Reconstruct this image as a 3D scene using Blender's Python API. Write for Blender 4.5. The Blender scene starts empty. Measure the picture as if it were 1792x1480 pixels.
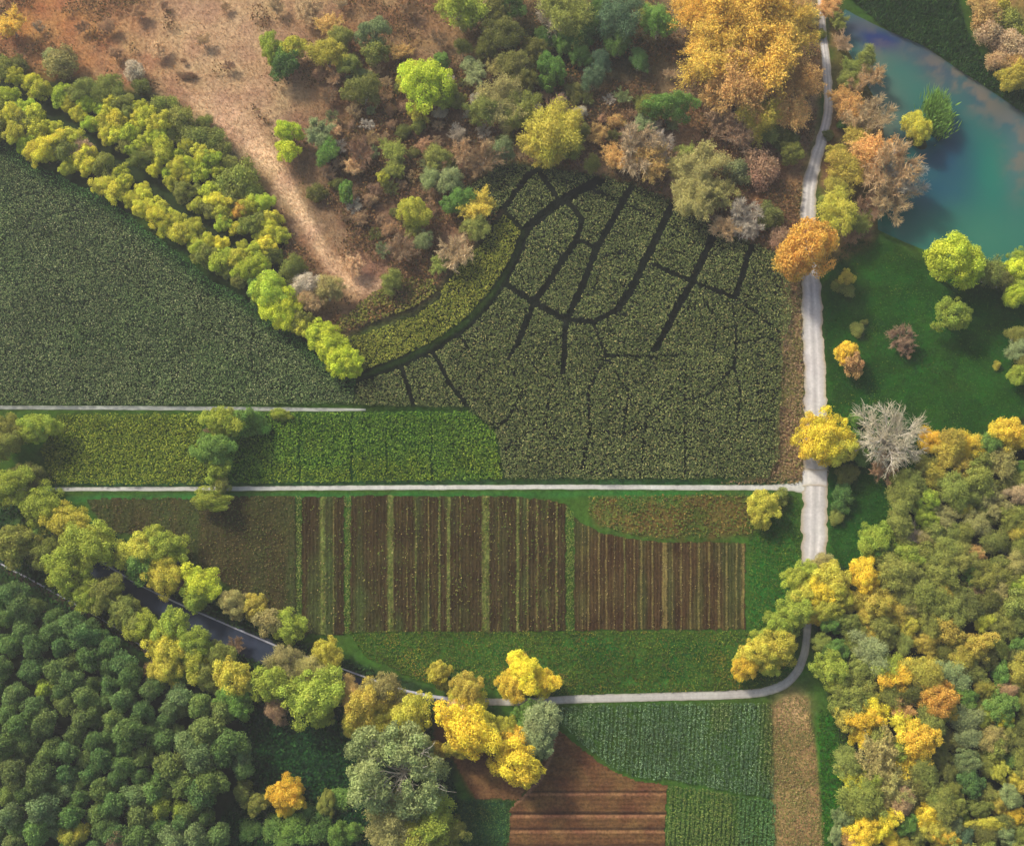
import bpy, math, random
import numpy as np
from mathutils import Vector, Matrix

# ------------------------------------------------------------------ camera, sky, sun, exposure
PW, PH = 1792.0, 1480.0
CAM_H, TILT, FPX = 200.0, math.radians(22.0), 2080.0
scene = bpy.context.scene
COL = scene.collection
cam_d = bpy.data.cameras.new("camera")
cam = bpy.data.objects.new("camera", cam_d)
COL.objects.link(cam)
cam.location = (0.0, -CAM_H * math.tan(TILT), CAM_H)
cam.rotation_euler = (TILT, 0.0, 0.0)
cam_d.sensor_fit = 'HORIZONTAL'
cam_d.sensor_width = 36.0
cam_d.lens = 36.0 * FPX / PW
cam_d.clip_start = 1.0
cam_d.clip_end = 8000.0
scene.camera = cam

SUN_EL, SUN_AZ = math.radians(40.0), math.radians(-48.0)     # azimuth from +y (up in the photo), clockwise
w = bpy.data.worlds.new("World"); scene.world = w; w.use_nodes = True
nt = w.node_tree
bg = nt.nodes.get("Background") or nt.nodes.new("ShaderNodeBackground")
sky = nt.nodes.new("ShaderNodeTexSky")
sky.sky_type = 'NISHITA'; sky.sun_disc = False
sky.dust_density = 4.0; sky.ozone_density = 0.4; sky.sun_elevation = SUN_EL; sky.sun_rotation = SUN_AZ
nt.links.new(sky.outputs[0], bg.inputs[0]); bg.inputs[1].default_value = 0.15
sun_d = bpy.data.lights.new("sun", 'SUN'); sun_d.energy = 3.1; sun_d.angle = math.radians(8.0)
sun_d.color = (1.0, 0.95, 0.87)
sun = bpy.data.objects.new("sun", sun_d); COL.objects.link(sun)
S = Vector((math.sin(SUN_AZ) * math.cos(SUN_EL), math.cos(SUN_AZ) * math.cos(SUN_EL), math.sin(SUN_EL)))
sun.rotation_euler = S.to_track_quat('Z', 'Y').to_euler()
sun.location = (0, 0, 300)
vs = scene.view_settings
vs.view_transform = 'Standard'; vs.look = 'None'; vs.gamma = 1.0; vs.use_curve_mapping = False
vs.exposure = 0.34
scene.cycles.max_bounces = 5
scene.cycles.diffuse_bounces = 3
scene.cycles.transmission_bounces = 2
scene.cycles.glossy_bounces = 2

# ------------------------------------------------------------------ measuring: photo pixel <-> place on the ground
CT, ST = math.cos(TILT), math.sin(TILT)
def at(px, py, z=0.0):
    px = np.asarray(px, float); py = np.asarray(py, float)
    u = (px - PW / 2) / FPX; v = -(py - PH / 2) / FPX
    dx = u; dy = v * CT + ST; dz = v * ST - CT
    t = (z - CAM_H) / dz
    return dx * t, cam.location[1] + dy * t
def px_per_m(py):
    v = -(py - PH / 2) / FPX
    return FPX * (CT - v * ST) / CAM_H * 1.0        # horizontal pixels per metre on the ground

def lin(c):
    c = np.asarray(c, float) / 255.0
    return np.where(c <= 0.04045, c / 12.92, ((c + 0.055) / 1.055) ** 2.4)

# ------------------------------------------------------------------ numpy noise and polygons
def vnoise(x, y, seed=0):
    x = np.asarray(x, float); y = np.asarray(y, float)
    xi = np.floor(x).astype(np.int64); yi = np.floor(y).astype(np.int64)
    fx = x - xi; fy = y - yi
    fx = fx * fx * (3 - 2 * fx); fy = fy * fy * (3 - 2 * fy)
    def h(a, b):
        n = (a * 374761393 + b * 668265263 + seed * 974634777) & 0x7fffffff
        n = ((n ^ (n >> 13)) * 1274126177) & 0x7fffffff
        return ((n ^ (n >> 16)) & 0xffff) / 65535.0
    a = h(xi, yi); b = h(xi + 1, yi); c = h(xi, yi + 1); d = h(xi + 1, yi + 1)
    return (a * (1 - fx) + b * fx) * (1 - fy) + (c * (1 - fx) + d * fx) * fy
def fbm(x, y, s, seed=0, o=3):
    r = 0; a = 0.5; t = 0
    for k in range(o):
        r = r + a * vnoise(np.asarray(x) / s * 2 ** k, np.asarray(y) / s * 2 ** k, seed + k * 17); t += a; a *= 0.55
    return r / t
def seg_dist(P, X, Y, closed=False):
    d = np.full(np.shape(X), 1e9)
    n = len(P)
    for i in range(n if closed else n - 1):
        ax, ay = P[i][:2]; bx, by = P[(i + 1) % n][:2]
        ex, ey = bx - ax, by - ay
        t = np.clip(((X - ax) * ex + (Y - ay) * ey) / (ex * ex + ey * ey + 1e-9), 0, 1)
        d = np.minimum(d, np.hypot(X - ax - t * ex, Y - ay - t * ey))
    return d
def inside(P, X, Y):
    r = np.zeros(np.shape(X), bool); n = len(P)
    for i in range(n):
        ax, ay = P[i]; bx, by = P[(i + 1) % n]
        if ay == by: continue
        r ^= ((ay > Y) != (by > Y)) & (X < (bx - ax) * (Y - ay) / (by - ay) + ax)
    return r
def sdf(P, X, Y):
    d = seg_dist(P, X, Y, True)
    return np.where(inside(P, X, Y), -d, d)
def sstep(a, b, x):
    t = np.clip((x - a) / (b - a), 0, 1)
    return t * t * (3 - 2 * t)

# ------------------------------------------------------------------ objects
def tag(o, label=None, cat=None, group=None, kind=None):
    if label: o['label'] = label
    if cat: o['category'] = cat
    if group: o['group'] = group
    if kind: o['kind'] = kind
    return o
def np_mesh(name, V, F, attr=None, domain='FACE', smooth=False):
    """V (n,3), F (m,k) with k=3 or 4, attr (n or m, 3) colours"""
    V = np.asarray(V, np.float32); F = np.asarray(F, np.int32)
    k = F.shape[1]
    me = bpy.data.meshes.new(name)
    me.vertices.add(len(V)); me.vertices.foreach_set('co', V.ravel())
    me.loops.add(F.size); me.loops.foreach_set('vertex_index', F.ravel())
    me.polygons.add(len(F))
    me.polygons.foreach_set('loop_start', np.arange(0, F.size, k, dtype=np.int32))
    me.polygons.foreach_set('loop_total', np.full(len(F), k, np.int32))
    if smooth: me.polygons.foreach_set('use_smooth', np.ones(len(F), bool))
    me.update(calc_edges=True)
    if attr is not None:
        a = me.attributes.new('cover', 'FLOAT_COLOR', domain)
        c = np.ones((len(attr), 4), np.float32); c[:, :3] = attr
        a.data.foreach_set('color', c.ravel())
    return me
def link(name, me, m, parent=None):
    o = bpy.data.objects.new(name, me); COL.objects.link(o)
    if m is not None and not me.materials: me.materials.append(m)
    if parent is not None: o.parent = parent
    return o

# ------------------------------------------------------------------ materials
def new_mat(name):
    m = bpy.data.materials.new(name); m.use_nodes = True
    n = m.node_tree.nodes; n.clear()
    out = n.new('ShaderNodeOutputMaterial')
    return m, n, m.node_tree.links, out
def math_node(n, l, op, a, b):
    q = n.new('ShaderNodeMath'); q.operation = op
    for i, s in enumerate((a, b)):
        if isinstance(s, (int, float)): q.inputs[i].default_value = s
        else: l.new(s, q.inputs[i])
    return q.outputs[0]
def ground_mat(name, fine=1.2, amp=0.5, bump=0.25, rough=1.0, stretch=(1, 1, 1)):
    m, n, l, out = new_mat(name)
    at_ = n.new('ShaderNodeAttribute'); at_.attribute_name = 'cover'
    tc = n.new('ShaderNodeTexCoord'); mp = n.new('ShaderNodeMapping'); mp.inputs['Scale'].default_value = stretch
    l.new(tc.outputs['Object'], mp.inputs[0])
    n1 = n.new('ShaderNodeTexNoise'); n1.inputs['Scale'].default_value = fine; n1.inputs['Detail'].default_value = 5; n1.inputs['Roughness'].default_value = 0.75
    n2 = n.new('ShaderNodeTexNoise'); n2.inputs['Scale'].default_value = fine * 0.12; n2.inputs['Detail'].default_value = 3
    l.new(mp.outputs[0], n1.inputs[0]); l.new(mp.outputs[0], n2.inputs[0])
    r1 = n.new('ShaderNodeMapRange'); r1.inputs[1].default_value = .3; r1.inputs[2].default_value = .7; r1.inputs[3].default_value = 1 - amp; r1.inputs[4].default_value = 1 + amp
    r2 = n.new('ShaderNodeMapRange'); r2.inputs[1].default_value = .3; r2.inputs[2].default_value = .7; r2.inputs[3].default_value = 1 - amp * .4; r2.inputs[4].default_value = 1 + amp * .4
    l.new(n1.outputs[0], r1.inputs[0]); l.new(n2.outputs[0], r2.inputs[0])
    v = math_node(n, l, 'MULTIPLY', r1.outputs[0], r2.outputs[0])
    hs = n.new('ShaderNodeHueSaturation'); l.new(at_.outputs['Color'], hs.inputs['Color']); l.new(v, hs.inputs['Value'])
    hh = n.new('ShaderNodeMapRange'); hh.inputs[1].default_value = .3; hh.inputs[2].default_value = .7; hh.inputs[3].default_value = .485; hh.inputs[4].default_value = .515
    l.new(n2.outputs[0], hh.inputs[0]); l.new(hh.outputs[0], hs.inputs['Hue'])
    b = n.new('ShaderNodeBsdfDiffuse'); l.new(hs.outputs[0], b.inputs[0])
    if bump:
        bp = n.new('ShaderNodeBump'); bp.inputs['Strength'].default_value = bump; bp.inputs['Distance'].default_value = .3
        l.new(n1.outputs[0], bp.inputs['Height']); l.new(bp.outputs[0], b.inputs['Normal'])
    l.new(b.outputs[0], out.inputs[0])
    return m
def leaf_shader(n, l, out, colour, trans=.3):
    d = n.new('ShaderNodeBsdfDiffuse'); t = n.new('ShaderNodeBsdfTranslucent')
    l.new(colour, d.inputs[0]); l.new(colour, t.inputs[0])
    mx = n.new('ShaderNodeMixShader'); mx.inputs[0].default_value = trans
    l.new(d.outputs[0], mx.inputs[1]); l.new(t.outputs[0], mx.inputs[2]); l.new(mx.outputs[0], out.inputs[0])
def crown_mat(name, trans=.3, sat=.95):
    """leaf colour = the object's own colour, varied per leaf by the mesh attribute"""
    m, n, l, out = new_mat(name)
    oi = n.new('ShaderNodeObjectInfo'); at_ = n.new('ShaderNodeAttribute'); at_.attribute_name = 'cover'
    sp = n.new('ShaderNodeSeparateColor'); l.new(at_.outputs['Color'], sp.inputs[0])
    hs = n.new('ShaderNodeHueSaturation'); hs.inputs['Saturation'].default_value = sat
    l.new(oi.outputs['Color'], hs.inputs['Color'])
    h = math_node(n, l, 'ADD', math_node(n, l, 'MULTIPLY', sp.outputs[1], .034), .485)
    v = math_node(n, l, 'ADD', math_node(n, l, 'MULTIPLY', sp.outputs[0], .8), .6)
    l.new(h, hs.inputs['Hue']); l.new(v, hs.inputs['Value'])
    leaf_shader(n, l, out, hs.outputs[0], trans)
    return m
def cover_leaf_mat(name, trans=.25):
    m, n, l, out = new_mat(name)
    at_ = n.new('ShaderNodeAttribute'); at_.attribute_name = 'cover'
    leaf_shader(n, l, out, at_.outputs['Color'], trans)
    return m
def bark_mat(name, c, amp=.4):
    m, n, l, out = new_mat(name)
    tx = n.new('ShaderNodeTexNoise'); tx.inputs['Scale'].default_value = 3.0; tx.inputs['Detail'].default_value = 4
    hs = n.new('ShaderNodeHueSaturation'); hs.inputs['Color'].default_value = (*lin(c), 1)
    r = n.new('ShaderNodeMapRange'); r.inputs[3].default_value = 1 - amp; r.inputs[4].default_value = 1 + amp
    l.new(tx.outputs[0], r.inputs[0]); l.new(r.outputs[0], hs.inputs['Value'])
    b = n.new('ShaderNodeBsdfDiffuse'); l.new(hs.outputs[0], b.inputs[0]); l.new(b.outputs[0], out.inputs[0])
    return m
M_GROUND = ground_mat('ground_cover', 1.1, .45, .5)
M_MEADOW = ground_mat('meadow_grass', 1.6, .35, .5)
M_SOIL = ground_mat('ploughed_soil', 2.2, .55, .6)
M_GRAVEL = ground_mat('pale_gravel', 1.8, .14, .1)
M_TARMAC = ground_mat('old_asphalt', 1.0, .12, .1)
M_LEAF = crown_mat('crown_leaves')
M_TWIG = crown_mat('crown_twigs', .0)
M_CROP = cover_leaf_mat('crop_leaves')
M_BLADE = cover_leaf_mat('grass_blades', .2)
M_BARK = bark_mat('brown_bark', (96, 80, 62))
M_PALE_BARK = bark_mat('pale_bark', (200, 190, 172), .25)

# ------------------------------------------------------------------ ground plan, in photo pixels
BIG = [(-400, -260), (2200, -260), (2200, 1780), (-400, 1780)]
SCRUB = [(-400, -260), (1450, -260), (1432, 60), (1440, 150), (1425, 230), (1405, 300), (1398, 400), (1380, 445), (1330, 430), (1260, 400), (1180, 352), (1100, 320), (1040, 305),
         (940, 290), (875, 283), (815, 330), (880, 365), (830, 430), (760, 500), (690, 545), (600, 585), (545, 560), (500, 480), (470, 340), (380, 230), (280, 160), (120, 130), (0, 110), (-400, 60)]
TRACK = [(335, 170), (380, 165), (440, 205), (480, 262), (508, 310), (536, 366), (570, 432), (602, 466), (640, 482), (682, 492), (660, 520), (606, 506), (568, 470), (540, 420), (508, 362), (474, 312), (430, 262), (380, 216), (345, 192)]
FIELD_L = [(-300, 235), (0, 240), (60, 285), (130, 320), (200, 355), (270, 410), (330, 455), (370, 490), (430, 520), (470, 555), (530, 595), (585, 640), (622, 664), (617, 706), (300, 708), (-300, 708)]
MAZE = [(622, 664), (710, 630), (765, 600), (815, 568), (860, 520), (885, 480), (905, 440), (915, 405), (878, 370), (835, 430), (820, 440), (862, 395), (815, 330), (875, 283), (940, 292), (1040, 305), (1100, 320),
        (1180, 352), (1260, 398), (1330, 430), (1380, 450), (1386, 560), (1370, 600), (1366, 700), (1364, 800), (1345, 836), (880, 838), (870, 760), (816, 714), (618, 708)]
CURVE = [(597, 592), (640, 585), (700, 562), (760, 528), (800, 470), (835, 435), (880, 372), (916, 405), (902, 445), (880, 486), (850, 522), (812, 563), (760, 598), (705, 628), (625, 660), (600, 640)]
TEAR = [(575, 580), (640, 520), (700, 485), (760, 488), (765, 515), (725, 543), (660, 566), (600, 583)]
STRIP = [(412, 722), (820, 720), (865, 752), (880, 838), (398, 846)]
STRIP_W = [(100, 724), (352, 722), (360, 846), (90, 848), (70, 790)]
MEADOW = [(1443, 470), (1490, 415), (1560, 428), (1640, 465), (1790, 490), (1990, 480), (1990, 735), (1790, 735), (1690, 775), (1600, 830), (1590, 960), (1490, 1010), (1456, 985), (1446, 850)]
POND = [(1470, 0), (1500, 18), (1545, 40), (1620, 72), (1680, 112), (1740, 152), (1800, 192), (2000, 320), (2000, 480), (1800, 470), (1740, 472), (1690, 462), (1640, 452), (1580, 428), (1530, 405), (1530, 330), (1545, 270), (1535, 190), (1500, 130), (1468, 70)]
REEDS = [(1482, -10), (1675, -10), (1690, 50), (1722, 100), (1790, 152), (1960, 262), (1960, 300), (1800, 196), (1740, 157), (1680, 117), (1620, 77), (1560, 52)]
F_WEED = [(150, 874), (516, 868), (518, 1120), (440, 1050), (340, 985), (250, 935), (190, 930)]
F_SOIL_A = [(528, 870), (602, 869), (603, 1112), (528, 1110)]
F_SOIL_B = [(614, 868), (900, 869), (960, 876), (990, 884), (990, 1104), (612, 1106)]
F_SOIL_C = [(1005, 906), (1022, 918), (1050, 932), (1090, 940), (1150, 948), (1303, 950), (1303, 1101), (1005, 1102)]
F_ROUGH = [(1030, 868), (1312, 862), (1318, 935), (1150, 942), (1090, 932), (1050, 918), (1030, 900)]
CABBAGE = [(962, 1236), (1100, 1232), (1350, 1229), (1354, 1300), (1355, 1397), (1290, 1386), (1180, 1364), (1110, 1359), (1060, 1335), (1012, 1295), (980, 1262)]
CABBAGE_B = [(1170, 1374), (1240, 1382), (1356, 1403), (1360, 1600), (1160, 1600)]
RED_SOIL = [(968, 1270), (1006, 1300), (1056, 1340), (1108, 1364), (1166, 1374), (1160, 1600), (880, 1600), (893, 1416), (920, 1388), (950, 1330), (970, 1300)]
RED_PATCH = [(795, 1325), (850, 1315), (900, 1335), (950, 1335), (930, 1375), (902, 1397), (835, 1398), (815, 1370)]
DRY = [(1352, 1236), (1380, 1215), (1412, 1220), (1428, 1320), (1440, 1440), (1445, 1600), (1364, 1600), (1356, 1400)]
PLANT = [(-300, 800), (0, 1010), (120, 1060), (230, 1130), (330, 1200), (400, 1235), (440, 1300), (420, 1390), (370, 1450), (400, 1700), (-300, 1700)]
HOLLOW = [(400, 1235), (600, 1250), (640, 1290), (790, 1330), (800, 1400), (800, 1700), (380, 1700), (370, 1450), (430, 1380), (440, 1300)]
WOOD = [(1590, 830), (1690, 770), (1790, 730), (2100, 690), (2100, 1700), (1470, 1700), (1478, 1380), (1455, 1230), (1425, 1140), (1450, 1010), (1520, 990), (1560, 930)]
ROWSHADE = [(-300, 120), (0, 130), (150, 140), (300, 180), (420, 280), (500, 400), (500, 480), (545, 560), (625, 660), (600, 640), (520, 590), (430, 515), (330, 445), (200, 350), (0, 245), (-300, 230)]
ROADBELT = [(-300, 790), (0, 830), (120, 900), (300, 980), (520, 1120), (640, 1165), (760, 1205), (760, 1300), (600, 1260), (400, 1240), (230, 1135), (0, 1010), (-300, 900)]
VERGE = [(1376, 470), (1402, 480), (1412, 838), (1395, 846), (1250, 846), (1352, 832), (1366, 700)]

def zone_colour(X, Y):
    n1 = fbm(X, Y, 60, 3, 4); n2 = fbm(X, Y, 14, 9, 3)
    c = np.empty(np.shape(X) + (3,)); c[:] = lin((54, 80, 26))
    c = c * (0.75 + 0.5 * n1)[..., None]
    wob = (n1 - .5) * 26 + (n2 - .5) * 12
    def lay(P, col, soft=8, wobble=1.0, amp=.35, col2=None, k=1.0):
        nonlocal c
        m = 1 - sstep(-soft, soft, sdf(P, X, Y) + wob * wobble)
        t = lin(col) + np.zeros(np.shape(X) + (3,))
        if col2 is not None:
            q = sstep(.38, .62, fbm(X, Y, 38, 31, 4))[..., None]; t = t * (1 - q) + lin(col2) * q
        t = t * (1 - amp + 2 * amp * n2)[..., None]
        c = c * (1 - m[..., None] * k) + t * m[..., None] * k
    def blob(x, y, r, col, k=1.0, ry=None):
        nonlocal c
        m = np.exp(-(((X - x) / r) ** 2 + ((Y - y) / (ry or r)) ** 2)) * (0.55 + .9 * n2) * k
        m = np.clip(m, 0, 1)[..., None]
        c = c * (1 - m) + lin(col) * m
    lay(SCRUB, (152, 126, 94), 12, 1, .3, (150, 116, 80))
    blob(380, 50, 190, (178, 148, 112), .9, 90); blob(420, 190, 110, (182, 150, 114), .8); blob(150, 70, 130, (158, 108, 66), .7); blob(60, 40, 70, (170, 116, 60), .6)
    blob(640, 470, 70, (160, 122, 92), .8); blob(700, 430, 100, (130, 102, 80), .7)
    blob(950, 100, 150, (45, 62, 32), .95, 110); blob(1080, 60, 120, (38, 58, 32), .95, 110); blob(660, 180, 60, (84, 74, 44), .6)
    blob(1300, 290, 90, (108, 76, 52), .8); blob(1090, 200, 100, (92, 72, 50), .6); blob(1340, 380, 50, (122, 84, 54), .8)
    blob(610, 290, 120, (96, 78, 58), .85); blob(760, 320, 110, (100, 78, 58), .7, 80); blob(700, 200, 130, (112, 82, 56), .7, 90); blob(640, 60, 130, (124, 88, 58), .7, 60)
    lay(TRACK, (204, 170, 134), 7, .4, .16, (190, 158, 122))
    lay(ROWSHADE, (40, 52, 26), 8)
    lay(FIELD_L, (26, 36, 22), 6, .3)
    lay(MAZE, (22, 27, 19), 6, .2); lay(CURVE, (26, 32, 18), 5, .2); lay(TEAR, (80, 70, 48), 6, .3)
    lay(STRIP, (30, 62, 20), 6, .2); lay(STRIP_W, (46, 66, 20), 6, .2)
    lay(VERGE, (128, 100, 70), 8, .5, .3, (100, 92, 52))
    lay(MEADOW, (28, 66, 18), 10, .5, .2, (38, 80, 22))
    blob(1475, 900, 40, (36, 80, 26), .7, 120)
    lay(REEDS, (36, 56, 28), 6, .4)
    lay([(1690, -200), (2200, -200), (2200, 300), (1960, 260), (1800, 150), (1735, 100), (1712, 50)], (128, 96, 56), 10, 1, .35, (104, 92, 46))
    lay([(1450, 0), (1500, 60), (1545, 200), (1560, 270), (1530, 420), (1450, 470), (1435, 380), (1450, 230), (1456, 100)], (120, 92, 60), 10, 1, .35, (88, 84, 40))
    lay(F_WEED, (62, 54, 32), 10, .5, .35, (54, 56, 30)); lay(F_ROUGH, (92, 76, 38), 9, .7, .35, (66, 86, 32))
    lay([(640, 1120), (1300, 1112), (1390, 1120), (1380, 1190), (1000, 1215), (760, 1200)], (56, 92, 32), 9, .6, .35, (38, 80, 28))
    lay([(1310, 950), (1395, 880), (1402, 1050), (1310, 1110)], (44, 92, 30), 8, .6)
    lay(DRY, (148, 118, 76), 7, .5, .25, (124, 108, 62)); blob(1385, 1240, 26, (186, 146, 108), .7, 30)
    lay([(1428, 1250), (1480, 1250), (1490, 1600), (1450, 1600), (1436, 1400)], (44, 102, 26), 6, .4)
    lay(RED_PATCH, (112, 72, 46), 7, .3, .2); lay([(795, 1398), (890, 1398), (885, 1600), (790, 1600)], (40, 72, 44), 6, .3)
    lay([(745, 1240), (800, 1240), (800, 1330), (760, 1320)], (86, 60, 42), 8, .6)
    lay(PLANT, (32, 42, 22), 8, .6); lay(HOLLOW, (24, 48, 22), 8, .6, .45, (34, 62, 28)); lay(WOOD, (40, 48, 24), 8, .6); lay(ROADBELT, (34, 50, 26), 8, .5)
    lay([(-300, 872), (1000, 859), (1320, 860), (1320, 866), (1000, 870), (-300, 884)], (46, 92, 36), 4, .2)
    lay([(-300, 839), (1390, 840), (1390, 848), (-300, 853)], (52, 84, 44), 4, .2)
    return np.clip(c, 0.002, .9)

def sheet(name, poly, z, m, step=3.0, colour=None, height=None, edge=5.0, colmul=None, kind='structure', drop=None):
    P = np.array(poly, float)
    x0, y0 = P.min(0) - step; x1, y1 = P.max(0) + step
    xs = np.arange(x0, x1 + step, step); ys = np.arange(y0, y1 + step, step)
    X, Y = np.meshgrid(xs, ys)
    cx = (X[:-1, :-1] + step / 2); cy = (Y[:-1, :-1] + step / 2)
    keep = (sdf(poly, cx, cy) + edge * 2 * (fbm(cx, cy, 9, 77, 2) - .5)) < 0
    ny, nx = X.shape
    idx = np.arange(ny * nx).reshape(ny, nx)
    F = np.stack([idx[1:, :-1], idx[1:, 1:], idx[:-1, 1:], idx[:-1, :-1]], -1)[keep]
    used = np.unique(F); re = np.full(ny * nx, -1); re[used] = np.arange(len(used)); F = re[F]
    xf = X.ravel()[used]; yf = Y.ravel()[used]
    wx, wy = at(xf, yf, 0.0)
    zz = np.full(len(xf), z)
    if height is not None: zz = zz + height(xf, yf)
    c = (colour or zone_colour)(xf, yf)
    o = link(name, np_mesh(name, np.stack([wx, wy, zz], -1), F, c, 'POINT', True), m)
    tag(o, kind=kind)
    return o

# ---- ground: one sheet, sunk under the pond, with a far skirt out to the horizon
def build_ground():
    step = 5.0
    xs = np.arange(-400, 2200.1, step); ys = np.arange(-260, 1780.1, step)
    X, Y = np.meshgrid(xs, ys); ny, nx = X.shape
    wx, wy = at(X, Y)
    z = -1.4 * (1 - sstep(-26, 2, sdf(POND, X, Y)))
    idx = np.arange(ny * nx).reshape(ny, nx)
    F = np.stack([idx[1:, :-1], idx[1:, 1:], idx[:-1, 1:], idx[:-1, :-1]], -1).reshape(-1, 4)
    V = np.stack([wx.ravel(), wy.ravel(), z.ravel()], -1)
    c = zone_colour(X.ravel(), Y.ravel())
    k = len(V); L = 325
    V = np.vstack([V, [(-L, L, 0), (L, L, 0), (L, -L, 0), (-L, -L, 0)]])
    c = np.vstack([c, np.tile(lin((56, 76, 36)), (4, 1))])
    tl, tr, br, bl = idx[0, 0], idx[0, -1], idx[-1, -1], idx[-1, 0]
    F = np.vstack([F, [(tl, tr, k + 1, k), (tr, br, k + 2, k + 1), (br, bl, k + 3, k + 2), (bl, tl, k, k + 3)]])
    tag(link('ground', np_mesh('ground', V, F, c, 'POINT', True), M_GROUND), kind='structure')
build_ground()
sheet('scrubland', SCRUB, .012, M_GROUND, 4)
sheet('sandy_track', TRACK, .024, M_GROUND, 3)
sheet('meadow', MEADOW, .012, M_MEADOW, 4)
sheet('dry_grass_strip', DRY, .012, M_GROUND, 4)

# ---- pond
def pond_colour(X, Y):
    c = np.zeros(np.shape(X) + (3,)) + lin((42, 98, 84))
    n = fbm(X, Y, 40, 5, 4); n2 = fbm(X + 300, Y * 1.3, 22, 8, 5)
    def blob(x, y, rx, ry, col, k=1.0, a=0):
        nonlocal c
        ca, sa = math.cos(math.radians(a)), math.sin(math.radians(a))
        u = (X - x) * ca + (Y - y) * sa; v = -(X - x) * sa + (Y - y) * ca
        m = np.clip(np.exp(-((u / rx) ** 2 + (v / ry) ** 2)) * k * (.6 + .8 * n), 0, 1)[..., None]
        c = c * (1 - m) + lin(col) * m
    blob(1560, 150, 60, 60, (62, 102, 90), .8); blob(1540, 210, 40, 50, (112, 112, 88), 1.0)
    blob(1660, 270, 90, 60, (24, 66, 88), 1.0, 35); blob(1640, 330, 60, 35, (22, 70, 92), .9)
    blob(1740, 300, 40, 90, (28, 106, 88), .8); blob(1720, 420, 90, 50, (54, 110, 88), .8)
    blob(1500, 45, 50, 25, (70, 74, 84), .9); blob(1640, 110, 160, 34, (62, 72, 82), .95, 36); blob(1760, 200, 80, 34, (50, 76, 88), .9, 36)
    blob(1540, 68, 38, 17, (28, 42, 92), 1.1, 8)
    blob(1780, 270, 22, 70, (84, 96, 100), .6)
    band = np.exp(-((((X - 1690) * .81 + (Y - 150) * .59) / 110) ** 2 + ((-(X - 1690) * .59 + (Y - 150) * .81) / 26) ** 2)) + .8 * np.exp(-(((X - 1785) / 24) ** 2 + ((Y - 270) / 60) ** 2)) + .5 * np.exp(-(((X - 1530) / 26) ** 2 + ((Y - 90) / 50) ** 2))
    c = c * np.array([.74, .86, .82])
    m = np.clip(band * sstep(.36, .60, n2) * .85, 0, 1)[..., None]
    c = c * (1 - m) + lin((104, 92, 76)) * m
    return c
mw, n, l, out = new_mat('pond_water')
a_ = n.new('ShaderNodeAttribute'); a_.attribute_name = 'cover'
b = n.new('ShaderNodeBsdfPrincipled'); l.new(a_.outputs['Color'], b.inputs['Base Color']); b.inputs['Roughness'].default_value = .22
b.inputs['IOR'].default_value = 1.33
tx = n.new('ShaderNodeTexNoise'); tx.inputs['Scale'].default_value = 1.4; tx.inputs['Detail'].default_value = 3
bp = n.new('ShaderNodeBump'); bp.inputs['Strength'].default_value = .08; bp.inputs['Distance'].default_value = .1
l.new(tx.outputs[0], bp.inputs['Height']); l.new(bp.outputs[0], b.inputs['Normal']); l.new(b.outputs[0], out.inputs[0])
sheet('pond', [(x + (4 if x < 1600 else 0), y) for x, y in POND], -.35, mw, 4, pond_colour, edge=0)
def islet(x, y, r):
    k = 18; a = np.linspace(0, 2 * math.pi, k, endpoint=False)
    cx, cy = (float(q) for q in at(x, y))
    rs = random.Random(int(x)); V = [(cx, cy, .12)]; F = []
    for j, (f, z) in enumerate(((.6, .05), (1.0, -.5))):
        for q in a:
            g = r * f * (1 + .2 * math.sin(q * 3 + x)); V.append((cx + g * math.cos(q), cy + g * math.sin(q), z))
    for i in range(k):
        F.append((0, 1 + i, 1 + (i + 1) % k, 1 + (i + 1) % k)); F.append((1 + i, 1 + k + i, 1 + k + (i + 1) % k, 1 + (i + 1) % k))
    me = bpy.data.meshes.new('islet'); me.from_pydata(V, [], [f if len(set(f)) == 4 else f[:3] for f in F])
    at2 = me.attributes.new('cover', 'FLOAT_COLOR', 'POINT'); at2.data.foreach_set('color', np.tile(np.array([*lin((52, 56, 34)), 1], np.float32), len(V)))
    tag(link('islet', me, M_GROUND), kind='structure')
islet(1607, 244, 2.3); islet(1630, 222, 1.9)

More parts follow.
